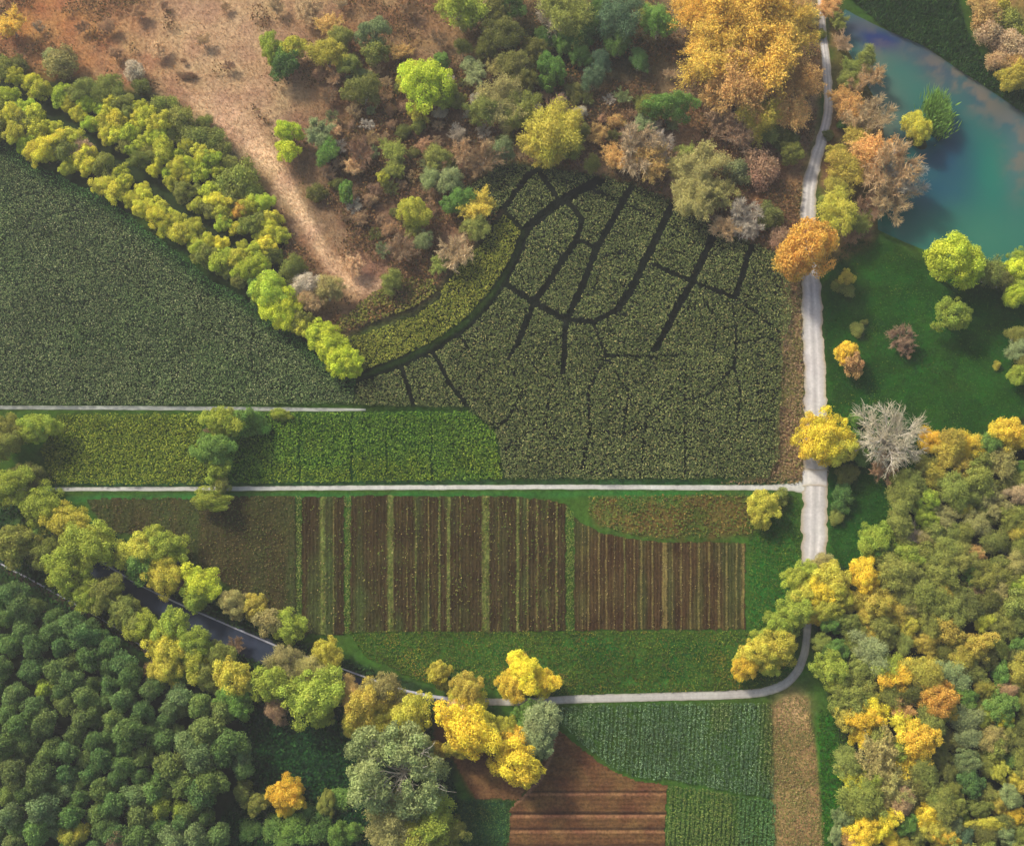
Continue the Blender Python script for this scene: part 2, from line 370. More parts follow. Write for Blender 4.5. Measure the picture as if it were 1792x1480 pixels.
# ---- roads and paths: ribbons following a centre line (x, y, width in pixels)
def ribbon(name, pts, z, m, colour, rut=0.0, fray=1.0, across=9, kind='structure'):
    pts = np.array(pts, float)
    d = np.r_[0, np.cumsum(np.hypot(*np.diff(pts[:, :2], axis=0).T))]
    s = np.arange(0, d[-1], 2.5)
    P = np.stack([np.interp(s, d, pts[:, k]) for k in range(3)], -1)
    ker = np.hanning(27); ker /= ker.sum()
    for k in range(3):
        P[:, k] = np.convolve(np.pad(P[:, k], 13, mode='reflect', reflect_type='odd'), ker, 'valid')
    T = np.gradient(P[:, :2], axis=0); T /= np.linalg.norm(T, axis=1)[:, None] + 1e-9
    N = np.stack([-T[:, 1], T[:, 0]], -1)
    u = np.linspace(-1, 1, across)
    X = np.empty((len(s), across)); Y = X.copy()
    fr = lambda k: 1 + fray * (fbm(s, s * 0 + k * 50, 14, 40 + k, 3) - .5) * .8
    wl, wr = fr(1), fr(2)
    for j, q in enumerate(u):
        ww = P[:, 2] / 2 * q * (wl if q < 0 else wr)
        X[:, j] = P[:, 0] + N[:, 0] * ww; Y[:, j] = P[:, 1] + N[:, 1] * ww
    wx, wy = at(X, Y)
    U = np.tile(u, (len(s), 1))
    c = colour(X, Y, U)
    idx = np.arange(X.size).reshape(X.shape)
    F = np.stack([idx[:-1, :-1], idx[:-1, 1:], idx[1:, 1:], idx[1:, :-1]], -1).reshape(-1, 4)
    zz = z + 0 * wx + .03 * (1 - U ** 2)
    V = np.stack([wx, wy, zz], -1).reshape(-1, 3)
    # keep faces looking up
    a, b2, c3 = V[F[0, 0]], V[F[0, 1]], V[F[0, 2]]
    if np.cross(b2 - a, c3 - a)[2] < 0: F = F[:, ::-1]
    o = link(name, np_mesh(name, V, F, c.reshape(-1, 3), 'POINT', True), m)
    return tag(o, kind=kind)
def road_colour(base, edge, rut=.0):
    def f(X, Y, U):
        n = fbm(X, Y, 30, 61, 3); n2 = fbm(X * 2.5, Y * .35, 8, 62, 3)
        c = np.zeros(X.shape + (3,)) + lin(base)
        c *= (.82 + .36 * n)[..., None] * (.86 + .28 * n2)[..., None]
        r = rut * (.7 * np.exp(-(U / .16) ** 2) + .5 * np.exp(-((np.abs(U) - .62) / .14) ** 2)) - rut * .35 * np.exp(-((np.abs(U) - .34) / .12) ** 2)
        c *= (1 - r * (.4 + .6 * n2))[..., None]
        e = np.clip(sstep(.62, 1.0, np.abs(U)) * (.4 + n), 0, 1)[..., None]
        return c * (1 - e) + lin(edge) * e
    return f
ROAD = [(1434, -260, 12), (1436, 0, 13), (1440, 60, 14), (1447, 120, 15), (1451, 190, 17), (1441, 235, 19), (1425, 285, 22), (1415, 330, 25), (1413, 390, 29), (1417, 460, 33), (1421, 540, 36), (1425, 640, 38), (1427, 720, 40), (1427, 800, 42), (1427, 860, 44), (1425, 960, 45), (1422, 1010, 42)]
ribbon('dirt_road', ROAD, .07, M_GRAVEL, road_colour((184, 179, 172), (150, 136, 106), .46), fray=.6, across=13)
ribbon('gravel_lane', [(1421, 990, 30), (1417, 1050, 18), (1413, 1090, 14), (1411, 1130, 14), (1400, 1170, 15), (1375, 1198, 16), (1335, 1212, 16), (1270, 1216, 15), (1150, 1219, 15), (1000, 1223, 14), (920, 1228, 13), (850, 1228, 12), (790, 1223, 9)], .045, M_GRAVEL, road_colour((164, 160, 150), (124, 120, 98), .15), fray=.3)
ribbon('field_path', [(30, 857, 5), (100, 856, 7), (400, 855, 8), (700, 853, 8.5), (1000, 852, 8.5), (1200, 853, 9), (1350, 853, 10), (1390, 852, 14), (1408, 852, 26)], .055, M_GRAVEL, road_colour((178, 176, 166), (124, 130, 100), .0), fray=.45, across=7)
ribbon('field_path', [(-300, 713, 7), (0, 713, 7), (240, 714, 7.5), (480, 716, 7.5), (580, 717, 6), (640, 717, 4)], .055, M_GRAVEL, road_colour((158, 160, 148), (108, 116, 88), .0), fray=.5, across=7)
ribbon('asphalt_road', [(60, 925, 34), (160, 985, 36), (240, 1032, 40), (330, 1085, 44), (400, 1112, 46), (470, 1142, 46), (540, 1170, 36), (620, 1195, 22), (700, 1214, 12), (800, 1226, 10)], .035, M_TARMAC, road_colour((50, 58, 72), (46, 54, 58), .0), fray=.15)
line = road_colour((168, 168, 176), (120, 120, 120), 0)
ribbon('road_edge_line', [(160, 972, 3), (240, 1022, 3), (330, 1064, 3.2), (400, 1094, 3.2), (500, 1137, 3.4), (580, 1163, 3), (640, 1185, 3), (710, 1209, 5), (770, 1221, 6), (800, 1223, 7)], .082, M_GRAVEL, line, fray=.4, across=5)
ribbon('forest_track', [(-200, 880, 12), (0, 990, 12), (60, 1022, 12), (130, 1062, 12), (200, 1102, 12), (260, 1140, 12), (330, 1186, 10)], .03, M_GROUND, road_colour((74, 62, 52), (50, 46, 36), 0), fray=.4)
ribbon('track_edge_line', [(-200, 874, 3), (0, 986, 3.4), (60, 1017, 3.4), (130, 1056, 3.2), (200, 1096, 3), (255, 1136, 3), (300, 1165, 2.4)], .07, M_GRAVEL, line, fray=.4, across=5)
# the stone slab across the path junction
ribbon('road_crossing', [(1404, 836, 30), (1448, 836, 30)], .13, M_GRAVEL, road_colour((192, 187, 178), (164, 150, 126), 0), fray=.3)

# ------------------------------------------------------------------ scatter: crops, grass, weeds as single "stuff" meshes
def leaves_mesh(name, C, Nrm, Sz, colour, aspect=.6, axis=None, rng=None):
    n_ = len(C); rng = rng or np.random.default_rng(1)
    Nrm = Nrm / (np.linalg.norm(Nrm, axis=1)[:, None] + 1e-9)
    R = rng.normal(size=(n_, 3)) if axis is None else axis
    U = np.cross(Nrm, np.cross(R, Nrm)); U /= np.linalg.norm(U, axis=1)[:, None] + 1e-9
    W = np.cross(Nrm, U)
    s = Sz[:, None]
    V = np.stack([C - U * s, C + W * s * aspect - U * s * .15, C + U * s, C - W * s * aspect - U * s * .15], 1).reshape(-1, 3)
    F = np.arange(n_ * 4).reshape(-1, 4)
    return np_mesh(name, V, F, colour, 'FACE')
def pick(rng, cols, wts, n_):
    i = rng.choice(len(cols), n_, p=np.array(wts) / sum(wts))
    return np.array([lin(c) for c in cols])[i]
WAYS = [ROAD, [(1421, 990, 30), (1417, 1050, 18), (1413, 1090, 14), (1411, 1130, 14), (1400, 1170, 15)], [(1400, 1170, 15), (1375, 1198, 16), (1335, 1212, 16), (1270, 1216, 15), (1150, 1219, 15), (1000, 1223, 14), (850, 1228, 12), (790, 1223, 9)], [(30, 857, 6), (400, 855, 8), (1390, 852, 9)]]
def scatter(name, poly, per_m2, size, h, cols, wts, label, cat, seed, m=None, mask=None, blade=False, tint=None, gain=1.0, zbase=0.0, up=1.3, hn=True, group=None):
    rng = np.random.default_rng(seed)
    P = np.array(poly, float); x0, y0 = P.min(0); x1, y1 = P.max(0)
    x0, x1, y0, y1 = max(x0, -160), min(x1, 1950), max(y0, -120), min(y1, 1600)
    n_ = int((x1 - x0) * (y1 - y0) / 108.0 * per_m2)
    X = rng.uniform(x0, x1, n_); Y = rng.uniform(y0, y1, n_)
    k = sdf(poly, X, Y) + 7 * (fbm(X, Y, 11, seed, 2) - .5) < 0
    for ln in WAYS:
        ln = np.array(ln)
        near = (X > ln[:, 0].min() - 30) & (X < ln[:, 0].max() + 30) & (Y > ln[:, 1].min() - 30) & (Y < ln[:, 1].max() + 30) & k
        if near.any():
            q = seg_dist(ln, X[near], Y[near]) > np.interp(Y[near] if abs(np.ptp(ln[:, 1])) > abs(np.ptp(ln[:, 0])) else X[near], *zip(*sorted((p[1] if abs(np.ptp(ln[:, 1])) > abs(np.ptp(ln[:, 0])) else p[0], p[2]) for p in ln))) / 2 + .5 + 3 * (fbm(X[near], Y[near], 9, 3, 2) - .5)
            k[np.where(near)[0][~q]] = False
    if mask is not None: k &= mask(X, Y, rng)
    X, Y = X[k], Y[k]; n_ = len(X)
    hh = h * (.55 + .45 * fbm(X, Y, 12, seed + 5, 3) * 1.6) if hn else np.full(n_, h)
    z = zbase + hh * rng.uniform(.35, 1.0, n_) ** .6
    wx, wy = at(X, Y, 0.0)
    wx2, wy2 = at(X, Y, h * .8)
    f = .9
    wx = wx * (1 - f) + wx2 * f; wy = wy * (1 - f) + wy2 * f
    c = pick(rng, cols, wts, n_) * rng.uniform(.65, 1.35, n_)[:, None] * gain
    c *= (.72 + .56 * fbm(X, Y, 45, seed + 2, 3))[:, None]
    if name == 'grass':
        q = (sstep(.56, .78, fbm(X, Y, 34, seed + 8, 4)) * .75)[:, None]; c = c * (1 - q) + c * np.array([1.9, 1.15, 1.2]) * q
        c *= (.6 + .8 * fbm(X, Y, 90, seed + 9, 3))[:, None]
    if tint is not None: c = tint(X, Y, c, rng)
    sz = rng.uniform(size[0], size[1], n_)
    if blade:
        ax = np.stack([rng.normal(0, .4, n_), rng.normal(0, .4, n_), np.ones(n_)], -1)
        Nn = np.stack([rng.normal(0, 1, n_), rng.normal(0, 1, n_), np.full(n_, .35)], -1)
        me = leaves_mesh(name, np.stack([wx, wy, zbase + sz * .8], -1), Nn, sz, c, .16, ax, rng)
    else:
        Nn = np.stack([rng.normal(0, .6, n_), rng.normal(0, .6, n_), np.full(n_, up)], -1)
        me = leaves_mesh(name, np.stack([wx, wy, z], -1), Nn, sz, c, .6, None, rng)
    o = link(name, me, m or M_CROP)
    return tag(o, label, cat, group, 'stuff')

CH = [  # ditches between the beds: (width, points)
 (18, [(622, 663), (710, 630), (762, 604), (815, 569), (856, 524), (881, 489)]), (15, [(881, 489), (905, 445), (920, 402), (950, 375), (985, 350), (1050, 314)]),
 (13, [(595, 588), (660, 567), (725, 544), (765, 516)]), (10, [(826, 437), (880, 368), (924, 308), (950, 290)]), (8, [(878, 366), (918, 406)]),
 (8, [(938, 292), (977, 349)]), (8, [(812, 330), (876, 284)]), (7, [(990, 350), (1020, 385), (1009, 419), (1042, 431)]),
 (11, [(1009, 419), (975, 470), (934, 532)]), (9, [(934, 532), (904, 606)]), (5, [(904, 604), (888, 628)]), (11, [(1107, 322), (1042, 439), (1019, 500), (992, 558)]),
 (9, [(990, 558), (988, 600), (985, 652)]), (12, [(1180, 352), (1108, 500), (1082, 540)]), (9, [(1082, 540), (1040, 563), (992, 559)]),
 (11, [(1258, 392), (1209, 496), (1146, 612)]), (10, [(878, 492), (935, 530), (992, 560)]), (7, [(1140, 462), (1210, 491), (1285, 520)]), (4, [(1285, 520), (1330, 552), (1375, 590)]),
 (9, [(1316, 428), (1288, 516)]), (4, [(1039, 566), (1061, 622), (1143, 624)]), (4, [(1061, 622), (1029, 682), (1033, 752), (1018, 818)]),
 (6, [(701, 638), (713, 672), (724, 712)]), (6, [(758, 616), (785, 668), (817, 710)]), (5, [(622, 662), (617, 708)]), (5, [(620, 711), (730, 714), (818, 715)]),
 (4, [(816, 712), (862, 752), (881, 836)]), (4, [(862, 752), (887, 734), (916, 682)]), (3.5, [(856, 636), (826, 676)]), (4, [(804, 585), (820, 611)]),
 (3.5, [(1199, 628), (1199, 830)]), (4, [(1030, 330), (1080, 350), (1142, 377)]), (3.2, [(1143, 624), (1199, 620), (1210, 626)]), (3, [(920, 620), (945, 655), (990, 665)]),
 (3, [(1282, 528), (1290, 600), (1284, 640), (1297, 690), (1290, 735)]), (3, [(1317, 688), (1366, 680)]), (3, [(1300, 736), (1360, 735)]), (3, [(960, 700), (955, 740), (985, 790)]),
 (3, [(880, 630), (905, 660)]), (3, [(1082, 542), (1100, 560)]), (3.2, [(1108, 500), (1060, 490)]), (3.2, [(1055, 450), (1090, 440), (1112, 448)]), (3.2, [(1230, 520), (1255, 560), (1250, 620)]), (3.2, [(1290, 600), (1340, 590), (1368, 600)]), (3, [(1061, 622), (1100, 690), (1090, 760)]), (3, [(1199, 700), (1240, 690), (1284, 640)]), (3.2, [(890, 560), (925, 570)]), (3, [(940, 640), (960, 600), (985, 590)]), (3, [(1033, 752), (1090, 760), (1125, 745), (1199, 760)]), (3.4, [(1180, 400), (1212, 420), (1235, 432)]), (3, [(955, 430), (985, 445)]), (3, [(1130, 740), (1120, 836)]), (3, [(955, 740), (916, 760), (881, 790)]), (3, [(1180, 690), (1140, 720), (1125, 745)]),
]
def channel_mask(X, Y, rng):
    k = np.ones(len(X), bool)
    for wd, P in CH:
        d = seg_dist(P, X, Y) + (fbm(X, Y, 7, 71, 2) - .5) * min(wd * .5, 4.5)
        cut = d < (wd * .5 + .6 if wd > 6 else wd * .5 + (1.1 if wd > 3.6 else .7))
        if wd < 4.5: cut &= rng.random(len(X)) < (.8 if wd > 3.6 else .7)
        k &= ~cut
    return k
OLIVES = [(104, 116, 72), (88, 104, 62), (130, 136, 90), (64, 82, 50), (156, 156, 112)]
def tint_field(X, Y, c, rng):
    q = sstep(.45, .65, fbm(X, Y, 130, 6, 3))[:, None]
    c = c * (1 - .35 * q) + c * np.array([.75, 1.0, .7]) * .35 * q
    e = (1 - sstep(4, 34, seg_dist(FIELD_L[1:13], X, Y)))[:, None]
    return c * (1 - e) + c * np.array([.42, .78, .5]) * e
def gap_field(X, Y, rng):
    d = fbm(X + Y * .5, Y - X * .3, 26, 15, 3)
    return (rng.random(len(X)) < .55 + .9 * d) & ~((np.abs(X - 440 - 2 * np.sin(Y / 9)) < 1.6) & (Y > 560) & (Y < 650) & (rng.random(len(X)) < .8))
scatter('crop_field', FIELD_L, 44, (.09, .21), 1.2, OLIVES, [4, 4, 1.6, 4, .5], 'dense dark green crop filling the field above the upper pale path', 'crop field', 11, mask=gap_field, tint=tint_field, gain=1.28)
scatter('crop_field', MAZE, 36, (.11, .25), 1.5, [(112, 120, 68), (94, 106, 58), (136, 138, 84), (72, 86, 48), (150, 142, 88)], [4, 4, 2, 3, .8], 'olive crop cut by dark winding ditches into many beds', 'crop field', 12,
        mask=channel_mask, gain=1.0)
scatter('crop_field', CURVE, 40, (.12, .27), 1.7, [(134, 136, 54), (112, 120, 48), (152, 148, 66), (88, 100, 38)], [4, 4, 2, 2], 'curved bed of yellow green crop beside the widest dark ditch', 'crop bed', 13, mask=channel_mask, gain=1.1)
scatter('crop_field', TEAR, 24, (.16, .32), 1.4, [(140, 136, 62), (112, 118, 50), (150, 130, 80)], [4, 4, 2], 'small wedge of tan green crop at the end of the sandy track', 'crop bed', 14, mask=channel_mask)
def strip_gap(X, Y, rng):
    k = np.ones(len(X), bool)
    for x0, w0 in ((477, 2.4), (524, 3.2), (615, 4), (755, 3), (676, 1.6)):
        k &= ~((np.abs(X - x0 - 1.5 * np.sin(Y / 11 + x0)) < w0 / 1.6) & (rng.random(len(X)) < .85))
    return k
def tint_strip(X, Y, c, rng):
    q = np.clip(sstep(.4, .62, fbm(X, Y, 70, 26, 3)) * sstep(730, 830, Y), 0, 1)[:, None]
    c = c * (1 - q * .6) + c * np.array([1.5, 1.08, .9]) * q * .6
    e = (1 - sstep(396, 470, X))[:, None] * .3
    return c * (1 - e) + c * np.array([.5, .8, .7]) * e
scatter('crop_field', STRIP, 36, (.11, .25), 1.0, [(92, 124, 40), (78, 108, 34), (116, 140, 48), (60, 90, 30)], [4, 4, 2, 3], 'bright green crop strip between the two pale paths', 'crop field', 15, mask=strip_gap, tint=tint_strip, gain=1.15)
scatter('crop_field', STRIP_W, 36, (.11, .25), 1.0, [(122, 134, 44), (104, 120, 40), (142, 146, 54), (78, 96, 34)], [4, 4, 2, 3], 'yellow green crop plot left of the small tree clump', 'crop field', 16, gain=1.1,
        tint=lambda X, Y, c, r: c * (1.1 - .35 * (1 - sstep(90, 150, X)))[:, None])

# ---- ploughed plots with grass lines
LINES_AB = [(565, 9, 0), (584, 1.4, 1), (683, 10, 0), (712, 1, 1), (728, 2.4, 0), (750, 2, 1), (769, 3.6, 0), (785, 5, 0), (805, 1.2, 1), (850, 12, 0), (872, 1.2, 1), (906, 5, 0), (923, 3, 1), (940, 3, 1), (958, 2.2, 1), (974, 3.6, 1)]
LINES_C = [(1019, 1.6, 1), (1030, 2.2, 1), (1048, 2.6, 1), (1061, 3.2, 1), (1075, 1.6, 1), (1093, 2.6, 0), (1110, 2.2, 1), (1122, 3.4, 1), (1142, 2.6, 1), (1163, 8, 1), (1176, 1.6, 1), (1192, 2.8, 1), (1208, 2.6, 1), (1223, 3.2, 1), (1241, 2.6, 1), (1258, 4, 1), (1272, 3, 1), (1288, 3, 1), (1300, 5, 1)]
def soil_colour(base, lines, greens=.2):
    def f(X, Y):
        n = fbm(X * 2.2, Y * .5, 16, 44, 3); n2 = fbm(X, Y, 70, 45, 3); n3 = vnoise(X / 4.1, Y / 60., 46); n4 = vnoise(X / 17., Y / 400., 47)
        c = np.zeros(np.shape(X) + (3,)) + lin(base)
        c = c * (.55 + .5 * n + .35 * n3)[..., None]
        g = np.clip(sstep(.45, .8, n4 * .6 + n2 * .4) * greens * 2, 0, 1)[..., None]
        c = c * (1 - g) + lin((58, 66, 32)) * g
        for x0, w0, k in lines:
            m = np.clip((1 - sstep(w0 * .3, w0 * .65, np.abs(X - x0 - 1.2 * (fbm(Y, Y * 0, 22, int(x0), 2) - .5) * 2))) * (.25 + 1.1 * fbm(X, Y, 9, int(x0) + 3, 2)), 0, 1)[..., None]
            mk = m * (.85 if w0 > 4 else .5)
            c = c * (1 - mk) + lin((112, 120, 58) if k == 0 else (126, 112, 62)) * mk
        return c
    return f
fur = lambda X, Y: .05 * np.sin(X * 2 * math.pi / 6.2) + .10 * (fbm(X, Y, 4, 52, 2) - .5)
for nm, P, ln, base, gr in (('weedy_field', F_WEED, [], (60, 54, 30), .5), ('ploughed_field', F_SOIL_A, LINES_AB, (54, 45, 25), .55), ('ploughed_field', F_SOIL_B, LINES_AB, (56, 46, 26), .55), ('ploughed_field', F_SOIL_C, LINES_C, (64, 49, 28), .35)):
    sheet(nm, P, .13, M_SOIL, 1.6 if nm != 'weedy_field' else 3, soil_colour(base, ln, gr), fur, edge=3)
def red_colour(X, Y):
    n = fbm(X * .4, Y * 2.4, 14, 48, 3); n2 = fbm(X, Y, 60, 49, 3)
    c = np.zeros(np.shape(X) + (3,)) + lin((94, 66, 40)); c = c * (.6 + .45 * n + .4 * n2)[..., None]
    for y0, wd in ((1385, 2), (1422, 3.0), (1424, 2), (1449, 3.4), (1478, 2)):
        m = (1 - sstep(wd * .5, wd, np.abs(Y - y0 - 2 * (fbm(X, X * 0, 50, y0, 2) - .5)))) * (X > 885) * .8
        c = c * (1 - m[..., None]) + lin((52, 36, 26)) * m[..., None]
        m2 = (1 - sstep(1, 3.5, np.abs(Y - y0 - wd - 2.5))) * (X > 885) * .45
        c = c * (1 - m2[..., None]) + lin((158, 112, 78)) * m2[..., None]
    arc = seg_dist([(975, 1270), (966, 1320), (945, 1365), (915, 1395), (893, 1412)], X, Y)
    m = np.clip((1 - sstep(1.5, 4.5, arc)), 0, 1)[..., None] * .7
    return c * (1 - m) + lin((140, 104, 76)) * m
sheet('red_soil_plot', RED_SOIL, .12, M_SOIL, 2.2, red_colour, lambda X, Y: .05 * np.sin(Y * 2 * math.pi / 7.5) + .10 * (fbm(X, Y, 5, 53, 2) - .5), edge=3)
sheet('bare_soil_patch', RED_PATCH, .10, M_SOIL, 2.5, lambda X, Y: (np.zeros(X.shape + (3,)) + lin((112, 80, 50))) * (.6 + .8 * fbm(X, Y, 24, 50, 4))[..., None], lambda X, Y: .08 * (fbm(X, Y, 6, 54, 2) - .5), edge=5)

WEED = [(96, 110, 44), (120, 118, 60), (78, 96, 38), (150, 134, 84)]
def line_mask(lines, far=.06):
    def f(X, Y, rng):
        p = np.full(len(X), far)
        for x0, w0, k in lines: p = np.maximum(p, np.exp(-((X - x0) / (w0 * .55)) ** 2) * (.35 + .65 * fbm(X, Y, 12, int(x0), 2)))
        return rng.random(len(X)) < p
    return f
scatter('weeds', F_SOIL_A, 26, (.10, .22), .28, WEED, [3, 3, 3, 1.4], 'thin grass lines on the narrow brown plot beside the weedy field', 'weeds', 21, mask=line_mask(LINES_AB), zbase=.15)
scatter('weeds', F_SOIL_B, 26, (.10, .22), .28, WEED, [4, 3, 4, 1], 'green weed lines along the widest ploughed plot', 'weeds', 22, mask=line_mask(LINES_AB), zbase=.15)
scatter('weeds', F_SOIL_C, 26, (.07, .15), .22, [(134, 120, 70), (112, 108, 56), (150, 132, 88)], [3, 3, 1], 'straw coloured weed lines on the ploughed plot nearest the road', 'weeds', 23, mask=line_mask(LINES_C, .04), zbase=.15)
scatter('weeds', F_WEED, 9, (.10, .22), .3, [(84, 88, 44), (110, 96, 58), (66, 78, 34)], [3, 2, 3], 'sparse low weeds over the dark weedy field', 'weeds', 24, zbase=.15)
scatter('weeds', F_ROUGH, 14, (.12, .26), .4, [(88, 106, 42), (118, 98, 52), (104, 110, 48), (146, 126, 56)], [4, 2, 4, .6], 'rusty green rough herbs on the patch below the lower path', 'weeds', 25)
for i, P in enumerate(([(518, 868), (528, 868), (528, 1112), (519, 1118)], [(602, 867), (614, 867), (612, 1108), (603, 1112)], [(990, 880), (1005, 900), (1005, 1103), (990, 1103)])):
    scatter('grass_strip', P, 26, (.09, .2), .3, [(118, 126, 60), (134, 132, 74), (96, 118, 50)], [3, 2 if i < 2 else 0.3, 2], ['pale grass strip left of the narrow brown plot', 'grass strip between narrow brown plot and widest brown plot', 'wide green grass strip between the two striped brown plots'][i], 'grass strip', 30 + i)
scatter('grass', [(610, 1105), (1310, 1103), (1395, 1110), (1385, 1190), (1310, 1208), (960, 1216), (760, 1200), (640, 1150)], 24, (.09, .2), .35, [(88, 110, 36), (72, 94, 30), (110, 122, 46), (92, 88, 42)], [3, 4, 1.4, 1.6], 'rough green grass between brown plots and lower gravel lane', 'grass', 34, gain=.95)
scatter('grass', [(1308, 870), (1398, 866), (1402, 1080), (1380, 1110), (1308, 1104)], 24, (.09, .2), .35, [(80, 106, 34), (62, 90, 28), (98, 118, 42)], [3, 4, 1], 'green grass beside the dirt road right of the brown plots', 'grass', 35, gain=.95)
scatter('grass', MEADOW, 20, (.08, .19), .22, [(44, 80, 22), (36, 70, 20), (58, 92, 26), (100, 120, 44)], [4, 4, 2, .12], 'deep green meadow grass below the pond', 'meadow', 36, up=2.5)
scatter('grass', [(1430, 1240), (1480, 1240), (1495, 1600), (1450, 1600), (1436, 1400)], 24, (.09, .2), .3, [(66, 104, 28), (54, 90, 24), (84, 116, 34)], [3, 3, 1], 'green grass ride between dry strip and the wood', 'grass', 37)
scatter('dry_grass', DRY, 26, (.08, .18), .3, [(152, 132, 86), (138, 126, 74), (112, 120, 58), (166, 138, 94)], [3, 3, 3, .8], 'dry tan grass strip beside the blue green cabbages', 'dry grass', 38)
scatter('dry_grass', VERGE, 18, (.14, .3), .5, [(150, 124, 92), (136, 118, 78), (116, 114, 62)], [3, 3, 2], 'dry brown verge between olive crop and dirt road', 'dry grass', 39)
scatter('dry_grass', SCRUB, 26, (.12, .34), .5, [(140, 104, 70), (166, 126, 84), (116, 84, 58), (104, 96, 52), (150, 106, 62)], [4, 3, 4, 1.6, 2], 'rusty dry grass and twigs covering the scrubland', 'dry grass', 40, m=M_BLADE, blade=True,
        tint=lambda X, Y, c, r: np.where((r.random(len(X)) < .85)[:, None], c * .4 + zone_colour(X, Y) * 1.05, c))
def brush_mask(X, Y, rng):
    d = fbm(X, Y, 42, 130, 4) + .10 * sstep(480, 620, X) * sstep(60, 130, Y) - .22 * np.exp(-((X - 420) / 130) ** 2 - ((Y - 90) / 120) ** 2) - .4 * (1 - sstep(0, 14, sdf(TRACK, X, Y)))
    return rng.random(len(X)) < sstep(.46, .66, d)
scatter('undergrowth', SCRUB, 26, (.14, .34), 1.5, [(122, 96, 66), (142, 108, 70), (104, 92, 54), (92, 84, 48), (150, 112, 66), (112, 84, 62)], [4, 3, 3, 2, 2, 3], 'brown and olive brushwood in loose drifts over the scrubland', 'brushwood', 48, mask=brush_mask, gain=1.1, up=.6)
scatter('dry_grass', TRACK, 14, (.10, .24), .2, [(190, 150, 110), (170, 132, 96)], [1, 1], 'short bleached grass on the sandy track', 'dry grass', 41, m=M_BLADE, blade=True)
scatter('reeds', REEDS, 60, (.25, .75), 1.0, [(62, 96, 46), (50, 82, 42), (80, 108, 52)], [3, 3, 1], 'dark green reed bank along the far pond shore', 'reeds', 42, m=M_BLADE, blade=True)
scatter('ivy', HOLLOW, 20, (.18, .38), 1.1, [(38, 76, 34), (30, 64, 34), (54, 92, 40), (30, 58, 36)], [3, 3, 1, 2], 'dark green undergrowth in the shaded hollow beside the plantation', 'undergrowth', 43)
scatter('undergrowth', ROADBELT, 10, (.15, .34), .5, [(52, 84, 40), (40, 66, 36), (66, 92, 42)], [3, 3, 1], 'dark grass and herbs below the lime green road trees', 'undergrowth', 44,
        mask=lambda X, Y, r: seg_dist([(60, 925), (160, 985), (330, 1085), (470, 1142), (620, 1195), (800, 1226)], X, Y) > 20)
scatter('undergrowth', [(1450, 990), (1480, 985), (1500, 1100), (1425, 1140), (1418, 1120), (1440, 1060)] , 10, (.15, .34), .5, [(52, 84, 40), (40, 66, 36)], [1, 1], 'dark herbs beside the gravel lane under yellow trees', 'undergrowth', 45, mask=lambda X, Y, r: seg_dist([(1417, 1050), (1413, 1090), (1411, 1130), (1400, 1170)], X, Y) > 13)
scatter('grass', [(795, 1398), (895, 1398), (883, 1600), (790, 1600)], 26, (.09, .2), .3, [(62, 90, 44), (50, 78, 38), (78, 100, 48)], [3, 3, 1], 'dull green grass corner left of the red soil', 'grass', 49)
# cabbages: plants set out in close rows
def row_mask(X, Y, rng):
    s = X + (Y - 1300) * .06
    s = s + 1.5 * (fbm(X, Y, 30, 93, 2) - .5)
    q = np.floor(s / 8.0); d = np.abs(((s / 8.0) % 1) - .5) * 2
    deep = vnoise(q * 3.7, q * 0 + 4.0, 90) > .70
    return (d < np.where(deep, .42, .70)) | (rng.random(len(X)) < .12)
def tint_rows(X, Y, c, rng):
    s = X + (Y - 1300) * .06
    c = c * (.65 + .7 * vnoise(np.floor(s / 8.0) * 2.3, s * 0 + Y / 200., 91))[:, None]
    e = np.maximum(sstep(1318, 1345, X) * .8, sstep(.55, .75, fbm(X, Y, 60, 92, 2)) * .5) * (1 - sstep(1330, 1400, Y))
    return c * (1 - e[:, None]) + c * np.array([1.45, 1.05, .55]) * e[:, None]
scatter('cabbage_rows', CABBAGE, 44, (.09, .19), .45, [(88, 114, 76), (74, 98, 66), (114, 136, 98), (62, 86, 50)], [4, 4, 2, 2], 'blue green cabbage rows below the gravel lane', 'cabbages', 46, mask=row_mask, tint=tint_rows, gain=1.1)
scatter('cabbage_rows', CABBAGE_B, 44, (.09, .19), .45, [(106, 126, 60), (90, 112, 54), (128, 136, 66)], [4, 4, 1.5], 'yellow green vegetable rows at the bottom beside red soil', 'vegetable rows', 47, mask=row_mask,
        tint=lambda X, Y, c, r: c * (1 - sstep(1280, 1300, X))[:, None] + c * np.array([.68, .95, 1.3]) * sstep(1280, 1300, X)[:, None])

# ------------------------------------------------------------------ trees
def tubes(paths, sides=5):
    V = []; F = []
    for pts, rad in paths:
        pts = [Vector(p) for p in pts]; base = len(V)
        for i, p in enumerate(pts):
            d = (pts[min(i + 1, len(pts) - 1)] - pts[max(i - 1, 0)]).normalized()
            a = d.cross(Vector((.3, .9, .2)) if abs(d.y) < .9 else Vector((1, 0, 0))).normalized(); b_ = d.cross(a)
            for k in range(sides):
                q = 2 * math.pi * k / sides
                V.append(p + (a * math.cos(q) + b_ * math.sin(q)) * rad[i])
        for i in range(len(pts) - 1):
            for k in range(sides):
                F.append((base + i * sides + k, base + i * sides + (k + 1) % sides, base + (i + 1) * sides + (k + 1) % sides, base + (i + 1) * sides + k))
    return np.array([tuple(v) for v in V]), np.array(F)
def unit(rng, n_):
    d = rng.normal(size=(n_, 3)); return d / np.linalg.norm(d, axis=1)[:, None]
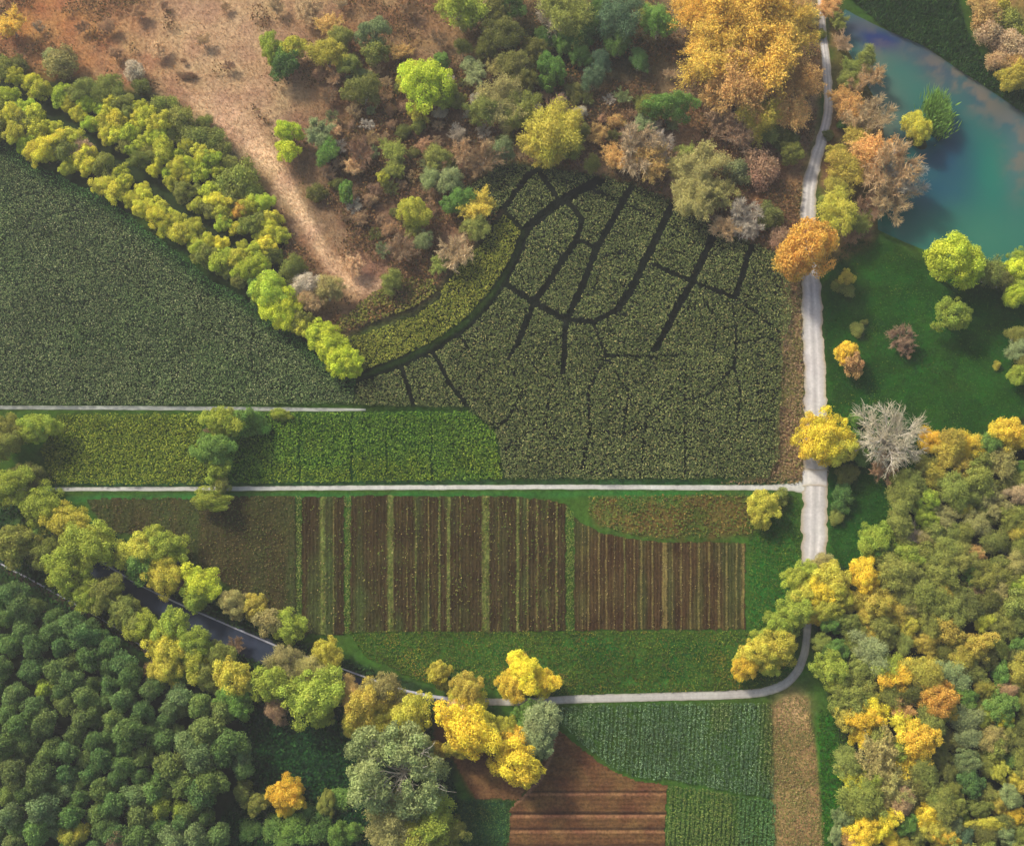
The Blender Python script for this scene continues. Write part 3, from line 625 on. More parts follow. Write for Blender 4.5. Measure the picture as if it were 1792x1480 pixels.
def lobed(rng, nl, rz, zc, lr=(.24, .42), zmin=-.55, ring=(.5, .78)):
    L = []
    tries = 0
    wv = rng.normal(size=(5, 3)) * 1.6; ph = rng.uniform(0, 6.28, 5)
    while len(L) < nl and tries < 4000:
        tries += 1
        d = unit(rng, 1)[0]
        if d[2] < zmin: continue
        q = rng.uniform(*ring) * (1.0 + .11 * np.sin(wv @ d * 1.5 + ph).sum()); p = d * q * np.array([1, 1, rz]); r = rng.uniform(*lr)
        if all(np.linalg.norm(p - a) > (r + s) * .48 for a, s in L): L.append((p, r))
    L.append((np.array([.05, 0, rz * .55]), .36))
    return L
def crown_leaves(rng, L, n_, size, rz, zc, aspect=.6, hair=False, jit=.7, core=.38, fuzz=.10, lv=.4):
    w_ = np.array([r * r for _, r in L]); i = rng.choice(len(L), n_, p=w_ / w_.sum())
    P = np.array([p for p, _ in L])[i]; R = np.array([r for _, r in L])[i]
    d = unit(rng, n_) + .55 * P / (np.linalg.norm(P, axis=1)[:, None] + .05) + np.array([0, 0, .2]); d /= np.linalg.norm(d, axis=1)[:, None]
    rad = R * (1.10 - .50 * rng.random(n_) ** 1.5 + fuzz * rng.normal(size=n_))
    C = P + d * rad[:, None]
    k = np.linalg.norm(C / np.array([1, 1, rz]), axis=1) > core
    C, d, i = C[k], d[k], i[k]; n_ = len(C)
    N = d + jit * rng.normal(size=(n_, 3))
    lobe_v = rng.random(len(L)); lobe_h = rng.random(len(L))
    col = np.stack([np.clip(lv * lobe_v[i] + (1 - lv) * rng.random(n_), 0, 1), np.clip(.55 * lobe_h[i] + .45 * rng.random(n_), 0, 1), rng.random(n_)], -1)
    sz = rng.uniform(.65, 1.35, n_) * size
    axis = None
    if hair: axis = d + .35 * rng.normal(size=(n_, 3)) + np.array([0, 0, .25]); N = .5 * d + np.array([0, 0, .6]) + .6 * rng.normal(size=(n_, 3))
    C = C + np.array([0, 0, zc])
    return leaves_mesh('crown', C, N, sz, col, aspect, axis, rng)
def limbs(rng, L, zc, r0, fork, nmax=9):
    p = [((Vector((0, 0, -.05)), Vector((.02, .01, fork * .5)), Vector((0.03, 0, fork))), (r0 * 1.25, r0, r0 * .8))]
    top = Vector((.03, 0, fork))
    for q, r in sorted(L, key=lambda t: rng.random())[:nmax]:
        e = Vector(q) + Vector((0, 0, zc)); m_ = top.lerp(e, .5) + Vector((0, 0, .06)) + Vector(rng.normal(size=3)) * .05
        p.append(((top - Vector((0, 0, .06)), m_, e), (r0 * .55, r0 * .32, r0 * .1)))
    return tubes(p, 6)
def twig_tree(rng, n1, n2, n3, r0, fork, spread=(.55, 1.15), zl=(.35, 1.0), tw=.006, droop=0.0):
    """trunk, limbs, branches and twigs as tapering tubes; limbs come back apart from fine twigs"""
    main = [((Vector((0, 0, -.05)), Vector((.02, 0, fork * .5)), Vector((0, .02, fork))), (r0 * 1.3, r0, r0 * .8))]; fine = []
    o = Vector((0, .02, fork))
    for a in range(n1):
        az = 2 * math.pi * (a + rng.uniform(-.3, .3)) / n1; ln = rng.uniform(*spread); el = rng.uniform(*zl)
        e = o + Vector((math.cos(az) * ln, math.sin(az) * ln, el * (1.15 - .35 * ln)))
        pts = [o.lerp(e, t) + Vector(rng.normal(size=3)) * .035 * (t > 0) + Vector((0, 0, .18 * math.sin(t * 3.14))) for t in (0, .33, .66, 1)]
        main.append((pts, (r0 * .5, r0 * .36, r0 * .22, r0 * .08)))
        for b_ in range(n2):
            t = rng.uniform(.22, 1.0) * 3; i = min(int(t), 2); p = pts[i].lerp(pts[i + 1], t - i)
            dr = (Vector((p.x, p.y, (p.z - fork) * .7 + .1)).normalized() + Vector(rng.normal(size=3)) * .55); dr.normalize()
            l2 = rng.uniform(.22, .48); q = p + dr * l2
            m_ = p.lerp(q, .5) + Vector(rng.normal(size=3)) * .03
            main.append(((p, m_, q), (r0 * .16, r0 * .10, r0 * .04)))
            for c_ in range(n3):
                t2 = rng.uniform(.15, 1); s = p.lerp(m_, t2 * 2) if t2 < .5 else m_.lerp(q, t2 * 2 - 1)
                d2 = dr + Vector(rng.normal(size=3)) * .6 + Vector((0, 0, .1 - droop)); d2.normalize(); e2 = s + d2 * rng.uniform(.10, .26)
                fine.append(((s, s.lerp(e2, .55) + Vector(rng.normal(size=3)) * .012, e2), (tw, tw * .8, tw * .35)))
    return tubes(main, 5), tubes(fine, 3)
def vmesh(name, V, F, rng):
    return np_mesh(name, V, F, rng.random((len(F), 3)) * np.array([1, .6, 1]) + np.array([0, .2, 0]), 'FACE', True)

PROTO = {}
def proto(kind, crown, trunk, zc, ztop): PROTO.setdefault(kind, []).append((crown, trunk, zc, ztop))
for s in range(6):      # big broadleaf crowns
    rng = np.random.default_rng(100 + s); L = lobed(rng, 60, .85, 1.3, (.13, .32), -.5, (.42, .86))
    V, F = limbs(rng, L, 1.25, .085, .62); proto('b', crown_leaves(rng, L, 13000, .036, .85, 1.25), vmesh('trunk', V, F, rng), 1.25, 2.1)
for s in range(5):      # smaller broadleaf crowns
    rng = np.random.default_rng(200 + s); L = lobed(rng, 34, .9, 1.3, (.17, .38), -.5, (.38, .80))
    V, F = limbs(rng, L, 1.3, .085, .65); proto('m', crown_leaves(rng, L, 5600, .056, .9, 1.3), vmesh('trunk', V, F, rng), 1.3, 2.2)
for s in range(6):      # close plantation domes
    rng = np.random.default_rng(300 + s); L = lobed(rng, 22, 1.25, 2.0, (.26, .44), -.3, (.30, .66)) + [(np.array([0, 0, .75]), .42)]
    V, F = limbs(rng, L, 2.0, .07, 1.2, 6); proto('p', crown_leaves(rng, L, 3800, .068, 1.25, 2.0, .6, False, .7, .3), vmesh('trunk', V, F, rng), 2.0, 3.3)
rng = np.random.default_rng(480); L = [t for t in lobed(rng, 90, .7, .9, (.10, .24), -.6, (.55, .88))[:-1] if not (math.hypot(t[0][0] + .02, (t[0][1] + .05)) < .20 or (abs(t[0][0] + .12) < .15 and -.70 < t[0][1] < -.05))]
(V, F), _x = twig_tree(rng, 13, 14, 1, .036, .45, (.4, .72), (.40, .72), .006)
proto('G', crown_leaves(rng, L, 26000, .028, .7, .85, .5, False, .6, .30, .10, .6), vmesh('trunk', V, F, rng), .85, 1.6)
for s in range(3):      # feathery crowns of the largest trees: same growth, more and finer sprays
    rng = np.random.default_rng(450 + s); L = lobed(rng, 80, .85, 1.2, (.10, .30), -.4, (.3, .84))
    V, F = limbs(rng, L, 1.2, .06, .5, 16); proto('F', crown_leaves(rng, L, 30000, .032, .85, 1.2, .34, True, .5, .15, .15, .6), vmesh('trunk', V, F, rng), 1.2, 2.05)
for s in range(5):      # feathery crowns of fine upright sprays
    rng = np.random.default_rng(400 + s); L = lobed(rng, 44, .85, 1.2, (.14, .34), -.4, (.2, .86))
    V, F = limbs(rng, L, 1.2, .075, .5, 12); proto('f', crown_leaves(rng, L, 9500, .066, .85, 1.2, .22, True, .5, .1, .30), vmesh('trunk', V, F, rng), 1.2, 2.05)
for s in range(4):      # low shrubs
    rng = np.random.default_rng(500 + s); L = lobed(rng, 20, .7, .55, (.22, .42), -.3, (.35, .74))
    V, F = limbs(rng, L, .55, .05, .2, 7); proto('s', crown_leaves(rng, L, 4200, .066, .7, .55, .4, s % 2 == 1, .7, .2, .2), vmesh('trunk', V, F, rng), .55, 1.2)
for s in range(4):      # leafless twiggy crowns
    rng = np.random.default_rng(600 + s); (V, F), (V2, F2) = twig_tree(rng, 9, 15, 22, .05, .35, (.35, .82), (.35, 1.05), .0085)
    proto('t', vmesh('crown', V2, F2, rng), vmesh('trunk', V, F, rng), .95, 1.7)
def half_bare(seed, n1, n2, n3, lsize, per, r0, tw):
    rng = np.random.default_rng(seed); (V, F), (V2, F2) = twig_tree(rng, n1, n2, n3, r0, .35, (.25, .80), (.35, 1.05), tw)
    tips = V2.reshape(-1, 3, 3, 3)[:, 1:, :, :].mean(2).reshape(-1, 3)
    C = np.repeat(tips, per, 0) + rng.normal(size=(len(tips) * per, 3)) * .022; n_ = len(C)
    ax = C - np.array([0, 0, .5]); ax /= np.linalg.norm(ax, axis=1)[:, None]
    Nn = np.array([0, 0, .7]) + .4 * ax + .6 * rng.normal(size=(n_, 3)); Nn /= np.linalg.norm(Nn, axis=1)[:, None]
    R = ax + .5 * rng.normal(size=(n_, 3)); U = np.cross(Nn, np.cross(R, Nn)); U /= np.linalg.norm(U, axis=1)[:, None] + 1e-9; W = np.cross(Nn, U)
    sz = (lsize * rng.uniform(.6, 1.4, n_))[:, None]
    LV = np.stack([C - U * sz, C + W * sz * .42, C + U * sz, C - W * sz * .42], 1).reshape(-1, 3)
    LF = np.arange(n_ * 4).reshape(-1, 4) + len(V2)
    lobe = np.clip(fbm(C[:, 0] * 3 + 9 + seed, C[:, 1] * 3 + 9, .8, seed, 2), 0, 1)
    at1 = np.stack([rng.random(len(F2)) * .35, np.full(len(F2), .4), rng.random(len(F2))], -1); at2_ = np.stack([np.clip(.5 * lobe + .6 * rng.random(n_), 0, 1), rng.random(n_), rng.random(n_)], -1)
    return np_mesh('crown', np.vstack([V2, LV]), np.vstack([F2, LF]), np.vstack([at1, at2_])), vmesh('trunk', V, F, rng)
for q in range(4): proto('h', *half_bare(900 + q, 10, 15, 20, .034, 2, .045, .006), .95, 1.7)
for q in range(3): proto('H', *half_bare(950 + q, 14, 20, 26, .021, 2, .036, .0045), .95, 1.7)
rng = np.random.default_rng(700); (V, F), (V2, F2) = twig_tree(rng, 14, 16, 11, .06, .32, (.45, .95), (.15, .95), .006)
proto('w', vmesh('crown', V2, F2, rng), vmesh('trunk', V, F, rng), .85, 1.6)
# a tall reed clump: blades fanning from one foot
rng = np.random.default_rng(800); k = 4200
d = unit(rng, k); d[:, 2] = np.abs(d[:, 2]) * 1.2 + 2.4; d /= np.linalg.norm(d, axis=1)[:, None]
ft = rng.normal(size=(k, 3)) * np.array([.42, .42, 0]); q = rng.uniform(.25, 1.15, k)[:, None]
me = leaves_mesh('crown', ft + d * q, np.cross(d, rng.normal(size=(k, 3))), rng.uniform(.25, .45, k), rng.random((k, 3)) * np.array([1, .5, 1]) + np.array([0, .25, 0]), .1, d + .12 * rng.normal(size=(k, 3)), rng)
proto('r', me, None, .9, 1.6)

COLS = {'dk': (98, 118, 56), 'dg': (88, 116, 54), 'db': (86, 108, 74), 'ol': (130, 134, 58), 'kh': (150, 142, 80), 'li': (152, 162, 54), 'gr': (108, 138, 56), 'gg': (132, 142, 88), 'yl': (180, 174, 58),
        'ye': (218, 192, 40), 'go': (206, 178, 44), 'or': (200, 160, 58), 'ot': (178, 144, 82), 'ta': (180, 152, 110), 'br': (150, 120, 88), 'gy': (180, 168, 146), 'by': (184, 192, 44), 'yo': (172, 158, 58), 'od': (110, 112, 52)}
CNAME = {'dk': 'dark green', 'dg': 'deep green', 'db': 'bluish green', 'ol': 'olive green', 'kh': 'khaki', 'li': 'lime green', 'gr': 'fresh green', 'gg': 'greyish green', 'yl': 'yellow-lime', 'ye': 'bright yellow', 'go': 'golden yellow',
         'or': 'orange', 'ot': 'orange-tan', 'ta': 'tan', 'br': 'brown', 'gy': 'grey', 'by': 'vivid yellow-green', 'yo': 'mustard', 'od': 'dull olive'}
KNAME = {'b': ('broadleaf_tree', 'tree', 'round-crowned tree'), 'm': ('broadleaf_tree', 'tree', 'round-crowned tree'), 'p': ('plantation_tree', 'tree', 'dome-shaped tree'), 'f': ('feathery_tree', 'tree', 'feathery tree'), 's': ('shrub', 'shrub', 'low shrub'),
         't': ('bare_tree', 'tree', 'twiggy leafless tree'), 'w': ('bare_tree', 'tree', 'bare branching tree'), 'G': ('feathery_tree', 'tree', 'spreading tree'), 'r': ('reed_clump', 'reeds', 'reed clump')}
TILE = {'T1': (0, 0), 'T2': (600, 0), 'T3': (1192, 0), 'T4': (0, 490), 'T5': (600, 490), 'T6': (1192, 490), 'T7': (0, 980), 'T8': (600, 980), 'T9': (1192, 980)}
TREES = []      # (px, py, rx, ry, kind, colour, zone, label)
def add(zone, tile, text):
    for ln in text.strip().split(';'):
        ln = ln.strip()
        if not ln: continue
        lab = None
        if '#' in ln: ln, lab = (s.strip() for s in ln.split('#'))
        x, y, r, k, c = ln.split()
        rx, ry = (r.split('/') + [r])[:2] if '/' in r else (r, r)
        x, y, rx, ry = (float(v) for v in (x, y, rx, ry))
        if tile == 'A': x, y, rx, ry = 1430 + x / 4, 740 + y / 4, rx / 4, ry / 4
        elif tile == 'B': x, y, rx, ry = 1430 + x / 4, 1110 + y / 4, rx / 4, ry / 4
        elif tile == 'P': pass
        else:
            ox, oy = TILE[tile]; x, y, rx, ry = ox + x * .33784, oy + y * .33784, rx * .33784, ry * .33784
        TREES.append([x, y, rx, ry, k, c, zone, lab])
add('plantation', 'T7', """40 150 70 p dk; 130 220 70 p dk; 55 310 50 p dk; 150 360 58 p dk; 270 290 52 p dk; 250 400 60 p dk; 65 425 52 p dk; 180 480 60 p dk; 335 465 52 p dg; 425 410 65 p dg; 465 525 60 p dg; 620 530 66 p dk; 390 290 60 p dk; 450 330 60 p dk; 560 460 55 p dk;
160 590 60 p dk; 290 560 66 p od; 380 610 62 p dk; 90 680 58 p od; 215 670 45 p li # small lime dome standing out among dark green plantation crowns; 490 640 42 p od; 575 640 52 p dk; 695 610 60 p dg; 780 685 55 p od # brownish olive dome at the plantation edge nearest the road trees; 170 770 65 p dk; 330 740 52 p ol; 440 710 55 p ol; 475 780 48 p ol; 550 750 46 p dk; 640 740 58 p dk; 740 790 54 p dg;
925 690 58 p gg; 870 770 50 p gg; 1030 755 58 p ol; 850 830 48 p dk; 1140 790 60 p ol; 1065 880 72 p ol; 960 950 62 p gg; 910 880 36 p od; 690 890 76 p dk; 605 830 54 p ol; 430 850 55 p od; 260 850 68 p od; 120 850 70 p dk; 500 935 58 p dg; 380 930 55 p od; 350 1000 56 p dk; 260 980 56 p ol; 155 940 60 p od; 45 970 70 p dk; 550 1030 60 p dg; 440 1030 50 p ol; 655 1090 56 p dg # round deep green dome, most spherical crown in the plantation middle; 745 1000 56 p ol; 840 940 60 p dk; 860 1060 72 p ol; 1015 1050 74 p gg; 1120 1130 80/66 p ol # bright olive crown at the plantation tip beside the dark hollow; 1200 930 74 p dg; 1270 1000 46/70 p db # narrow bluish green crown overlooking the dark hollow; 1170 1010 60 p dg;
60 1110 70 p od; 210 1110 68 p od; 350 1110 55 p dg; 470 1100 52 p dg; 530 1180 70/58 p ol; 700 1200 60 p gg; 800 1190 60 p gr; 960 1170 66 p ol; 840 1280 55 p li; 935 1290 46 p li; 1050 1240 72 p dk; 1000 1300 56 p ol; 620 1270 64 p dk; 710 1320 68 p ol; 490 1310 52 p ol; 370 1340 60 p gr; 430 1250 48 p dk; 230 1265 76 p gg; 345 1200 45 p gg; 60 1330 60 p gg; 40 1220 50 p ol; 190 1400 62 p gr; 290 1400 42 p gg; 350 1440 48 p yl # yellowish crown low in the plantation beside a grey green one; 430 1400 46 p yl; 530 1390 56 p dk; 590 1400 60 p dk; 830 1370 50 p gr; 880 1370 28 p yl # tiny yellow crown tucked among the lowest plantation domes; 900 1450 70 p gg; 1030 1420 58 p gg; 1130 1430 60 p dk; 720 1450 68 p dk; 600 1470 50 p br; 100 1470 52 p od; 30 540 55 p dk; 30 800 55 p dk; 640 970 48 p dg; 500 830 44 p od; 20 1050 48 p od; 560 560 50 p dk; 130 1200 55 p dk; 780 880 44 p dk; 290 1180 50 p dk; 30 420 40 p dk; 750 1100 44 p dk; 560 1290 44 p dk; 100 1040 46 p dk; 1250 1090 50 p dk; 340 340 52 p dk; 660 680 42 p dk""")
add('road row', 'T4', """205 765 96 b li # large lime olive tree below the upper path at the left edge; 60 765 84 b ol; 40 850 85 b ol; 190 1010 62 m od; 90 1000 58 m od; 50 1095 112 b li # broad lime tree at the left edge covering the lower path's end; 215 1165 108 b li; 365 1270 108 b yl # pale yellow-lime tree uphill of the big lime one by the road; 450 1360 128 b li; 110 1360 95 b ol; 30 1420 85 m ol; 240 1420 85 b ol; 100 1265 45 m dg; 190 1330 60 m gr""")
add('road row', 'T7', """340 80 125/105 b li; 470 180 90 b li; 560 150 95 b ol; 640 255 95 b ol; 750 310 85 b li; 880 320 108 b li # tall lime tree leaning over the blue grey asphalt; 850 440 100 b yl; 1000 430 95 b li; 890 540 90 b yl; 1010 520 85 b yl; 1080 560 80 b ol; 1130 480 85 b ol; 1230 600 110 b yl; 1110 620 60 m ol; 1400 600 112 b li; 1480 510 85 f kh; 1600 550 80 f kh; 1620 680 138 b li # biggest lime crown at the lower end of the road trees; 1650 790 75 b li; 930 600 52 m gr; 1200 700 90 b gr; 1490 660 60 m ol; 1430 760 60 f br; 1220 420 45 t br; 770 560 50 t br""")
add('field row', 'T7', """700 15 80 m gr; 855 75 86 b yl; 870 -40 60 m li; 1040 110 92 b by # vivid yellow-green tree above the asphalt between two paler ones; 1010 195 70 m li; 1215 220 75 b kh; 1330 240 62 m yo; 1410 330 70 m kh; 1490 330 85 b li; 1700 470 78 b yl # compact yellow tree just past the asphalt's lower end; 930 120 40 t br""")
add('field row', 'T4', "700 1395 92 b yl # round yellow-lime tree beside the dark weedy field; 815 1320 55 m li; 865 1400 85 b li; 850 1470 60 b yl")
add('clump', 'T4', """1160 750 88 b li; 1260 720 72 m gr; 1330 740 60 s gr; 1450 695 58/30 s li; 1115 890 85/92 b gr # fresh green tree in the middle of the clump between paths; 1130 1000 58 m li; 1080 1120 92/55 b li # lime tree of the clump standing below the lower path; 1140 1070 45 m ol; 1100 790 40 t br""")
add('upper hedge', 'T1', """830 560 66 s ol; 1240 1100 48 m or # orange tinged crown in the upper hedge near its lower end; 1400 1320 60 s ol; 930 640 80 s ol; 1030 730 92 s ol; 960 700 60 s ol; 1100 770 60 s ol; 1150 790 50 s ol; 1240 950 100 s ol; 1310 1010 74 s ol; 500 490 66 f ol; 560 450 66 f ol; 430 490 60 f ol; 1180 860 44 s ol; 1060 640 44 s ol; 1250 1010 60 s ol""")
add('lower hedge', 'T1', """270 760 70 b yl # yellowest crown of the lower hedge, nearest the dark crop; 420 770 62 f ta # tan leafless crown within the lower hedge""")
add('lower hedge', 'T4', """1390 60 90 b li; 1420 120 90 b by # vivid yellow-green clump where the two hedges meet; 1490 170 62 b by; 1340 40 60 m gr; 1570 210 56 m ol; 1690 310 84 b by; 1740 390 60 b by; 1790 440 62 m by; 1380 -10 60 m ol; 1520 -60 60 f ol; 1580 20 70 f gy; 1700 60 66 f kh; 1620 120 55 f ta""")
add('scrub', 'T1', """1400 235 66/76 b li # lime green shrub-like tree beside the sandy track's wide top; 1520 240 62 m yl; 1470 350 72 m dg; 1450 300 55 m gr; 1690 270 92 f yo; 1780 200 60 f ol; 1485 690 70 b by # brightest vivid yellow-green tree beside the sandy track; 1500 780 62 m by; 1660 700 85 f gg; 1690 790 70 f gr; 60 130 90 f or; 330 340 95 s kh; 700 370 60 s gy; 280 300 60 s gg; 950 320 20 t br; 740 450 50 s od; 90 350 60 s od; 1700 130 80 f ot; 1600 60 70 f ta; 960 380 60/18 s br; 1640 1000 60 s od""")
add('scrub', 'T2', """610 50 122 f li # large yellow-green feathery tree at the top edge; 660 120 70 f ol; 800 80 85 b od; 850 30 90 b dg; 840 190 90 f od; 1130 60 178 f ol # huge olive tree with arching pale branches at the top; 1130 100 120 t gy; 1140 200 56 m gr; 1150 250 40 m gr; 1420 110 115 f db; 1440 220 80 f dg; 1080 350 74 b gr; 1070 430 50 m gr; 690 385 72 f gg; 650 330 40 m gg; 805 350 58 f kh; 900 340 90 f od; 930 420 70 f od; 160 165 84 b gg # rounded grey green tree alone on the brown scrub; 290 270 60 f ot; 430 440 132 b by # bright yellow tree with a lime skirt amid brown scrub; 370 400 80 b yl; 500 500 80 b li; 510 320 52 m gr; 395 590 52 m yo; 390 650 40 m ol; 170 290 66 m ol; 590 520 50 m ol; 830 530 140 f kh; 760 590 90 f ol; 920 570 90 f ol; 850 640 70 f kh;
1100 700 135 f yl; 1010 740 90 f yo; 1170 650 85 f yl; 1060 810 80 f yo; 1200 760 70 f ol; 1690 560 115/80 b gr # wide fresh green bush right of the scrub trees; 1600 560 70 b ol; 95 800 80 t br; 60 870 55 f ta; 265 790 76 f ol; 265 880 66 f ol; 215 920 40 m yl; 370 1100 88 b yl # lone yellow tree above the pale end of the sandy track; 370 1180 60 f ol; 490 830 72 f ol; 460 920 60 f gg; 560 930 70 f gg; 600 700 56 t gy; 620 790 70 t ta; 720 830 100 t br; 830 790 70 f gg; 560 1060 55 m gr; 600 1050 70 f gr; 700 1080 105 f yo; 680 1180 70 f ol; 20 1010 44/70 m gr # small deep fresh-green bush alone beside the sandy track's bend; 590 1310 100 t ta; 500 1370 62 f ol; 400 1250 56 f gg; 300 1300 80 t br; 1500 780 150 t ta # broad tan leafless tree with white limbs above the ditches; 1580 840 110 f ot; 1420 820 90 f ot; 1640 750 90 t gy; 1640 130 88 f gr; 1590 70 60 f ol; 1450 500 50 t gg; 1350 330 60 f db; 1530 320 60 f dg; 110 480 86 f od; 30 490 50 m ol; 40 330 60 f ol; 260 1460 58 f ol; 1285 860 48 f ol; 1330 700 60 f ot; 1250 180 70 b dg; 1230 290 60 f dg; 1200 480 60 s od; 740 250 60 f od; 620 250 50 f od; 990 260 70 f od; 1330 60 80 b dg; 1300 420 60 f db; 1100 560 70 t br; 1560 640 60 f gg; 1050 200 60 f dg; 60 1380 60 f ta; 850 720 50 s od; 1420 640 50 s ot""")
add('scrub', 'P', """1300 45 88 f or # huge orange tree mass at the top left of the narrow road; 1225 30 60 f or; 1375 50 62 f or; 1270 110 70 f or; 1340 120 84 f or; 1300 170 64 f ot; 1395 140 50 f ot; 1380 195 44 f ot; 1240 80 55 f or; 1330 215 45 f yo; 1255 175 40 t ot; 1265 215 30 f br; 1345 230 26 f ol; 1300 240 36 t br; 1385 265 22 m ol; 1370 245 24 s od; 1330 300 34 s br; 1290 300 26 s gg; 1225 300 50 f kh; 1210 345 48 f kh; 1250 340 36 f kh; 1205 275 30 f ol; 1295 375 36 t gy; 1270 400 28 t ta; 1310 400 26 t gy; 1345 380 26 s od; 1365 420 22 s br; 1190 300 34 t kh""")
add('pond side', 'T3', """660 80 60 f kh; 640 30 50 f ot; 770 50 62 f ot; 810 120 46 f ol; 830 220 56 t ta; 880 350 62 f ol; 960 310 52 f ol; 860 410 52 f ol; 1000 400 75 t ta; 920 450 60 t ta; 1000 600 105 t ta; 870 550 80 f ot; 900 620 66 f ta; 830 500 60 f ot; 1060 860 150 t ta # great tan leafless tree spreading over the pond's left shore; 980 790 110 f ot; 1080 1010 120 t ta; 1150 930 100 t gy; 840 880 92 f yo; 800 980 66 f yo; 820 1110 92 f yl # mustard yellow bush just above the orange road tree; 800 790 56 m yo; 920 1160 60 f ol; 760 1060 40 f ol; 900 720 70 f yo; 960 1080 70 t br; 880 1210 50 f br; 660 1300 150 b or # orange round tree standing over the dirt road by the pond; 600 1380 70 b or; 740 1260 66 b or; 1220 665 66/80 b yl # yellow bush on the islet in the pond; 1332 585 62/110 r gr # upright fresh green reed clump on the pond islet; 1390 1350 136 b by # big vivid yellow-green tree where meadow meets the pond; 1500 1390 75 b li; 1590 1420 85 f ol; 1660 1450 60 f od; 1740 1410 68 b by; 1760 1340 48 b li; 855 1445 32/44 m yo; 800 1480 30 s ol; 1720 410 70 b yo; 1760 380 60 f yo; 1640 330 60 s ta; 1600 190 76 s ta; 1700 120 80 s ol; 1590 80 70 s ot; 1720 230 80 s ta; 1650 40 60 s yo; 1540 30 60 s ot; 1730 330 50 s ot; 720 180 30 s ol; 850 640 40 s gr; 760 700 30 s od""")
add('meadow', 'T6', """1415 185 90 b li # lone lime green tree in the meadow; 1150 285 68 t br # brown leafless bush alone in the meadow; 1165 350 50 t br; 850 375 58 m go # golden bush nearest the dirt road in the meadow; 905 440 56 m ot; 915 260 34 s ol; 950 220 18 s ol; 1740 80 60 b by; 1775 30 60 b li; 1740 280 56 f ol; 1760 360 60 f gg; 1750 490 60 b li; 1770 430 52 f ol; 1635 440 22 s yo; 865 55 36 s ol; 750 800 112/125 b ye # yellow tree overhanging the dirt road above the path junction; 700 870 70 b go; 820 880 80 b yl; 690 760 62 b go; 1080 820 172 w gy # white leafless tree with radiating branches between meadow and wood; 1060 960 80 t br; 900 730 36 s gr; 890 850 60 s gr; 930 920 50 s gr; 430 1170 66/80 b yl # yellow-lime tree on the grass below the lower path; 410 1230 50 m yl; 510 1130 44 s ol; 840 1110 56 s dg; 820 1180 40 s dg; 870 1000 50 s od; 800 1230 36 s ol""")
add('wood', 'A', """800 130 70 f go; 930 210 108 f yo; 1080 180 80 f go; 1190 150 92 f gr; 1340 70 125 b go; 1410 120 90 f go; 1280 280 120 f kh; 820 360 84 f yo; 690 450 80 f ol; 580 520 100 f ol; 770 550 88 b li; 930 500 100 f ol; 1100 410 105 f ol; 1070 520 76 f ol; 1240 560 105 f kh; 880 660 98 f kh; 750 680 70 b li; 1030 620 52 m yl; 1130 730 80 f kh; 1400 740 68 f yo; 900 880 88 f ol; 1110 910 62 b ot; 1240 840 78 f ol; 400 830 120 b li # lime tree at the wood's road-side edge above the brightest yellow one; 450 900 80 b gr; 640 930 108 b li; 520 1020 105 f ol; 660 1080 90 f ol; 830 1030 100 f ol; 1090 1040 74 b gr; 1290 1000 60 m ol; 1400 980 80 f kh; 910 1130 48 m go; 1110 1150 58 t ta; 1280 1220 70 f kh; 1390 1140 70 b li; 740 1230 108 f ol; 860 1260 80 f yo; 660 1290 80 f kh; 660 1410 86 b yl; 800 1420 80 f ol; 1160 1400 74 b yl; 1060 1300 88 f od; 1300 1400 80 f ol; 1410 1410 70 f ol; 1040 780 68 f ol; 1350 400 66 f od; 1410 330 60 b gr; 1400 520 70 f ta; 960 790 60 f ol; 640 800 95 t gy # grey leafless tree inside the upper wood; 1340 650 80 f ol; 1190 640 60 f od; 1310 1110 66 f ol; 1420 880 66 f ol; 740 300 70 f ol; 1180 1260 80 f od; 980 1200 70 f ol; 1150 560 60 f ol; 1000 960 80 f ol; 740 820 60 f kh; 620 400 60 f ol""")
add('road trees', 'A', """330 1080 108 b ye # brightest yellow tree over the end of the dirt road; 80 1080 120 b yl; -30 1030 90 b li; 0 1180 100 b ye; 130 1180 100 b yl; 400 1280 108 b yo; 220 1250 92 b yo; 90 1300 100 b yl; 220 1400 80 b ol; 330 1380 80 b yo; 20 980 80 f kh; -140 1080 90 b li; -100 1190 90 b yl; 120 1400 70 b gr; -20 1330 76 b go""")
add('road trees', 'T9', """590 260 86 b li; 520 330 82 b li; 490 450 88 b yl; 400 480 84 b yl; 350 560 62 b go # small golden tree at the lower left tip of the road trees; 420 410 70 b li; 310 530 40 m yl; 460 530 60 b li""")
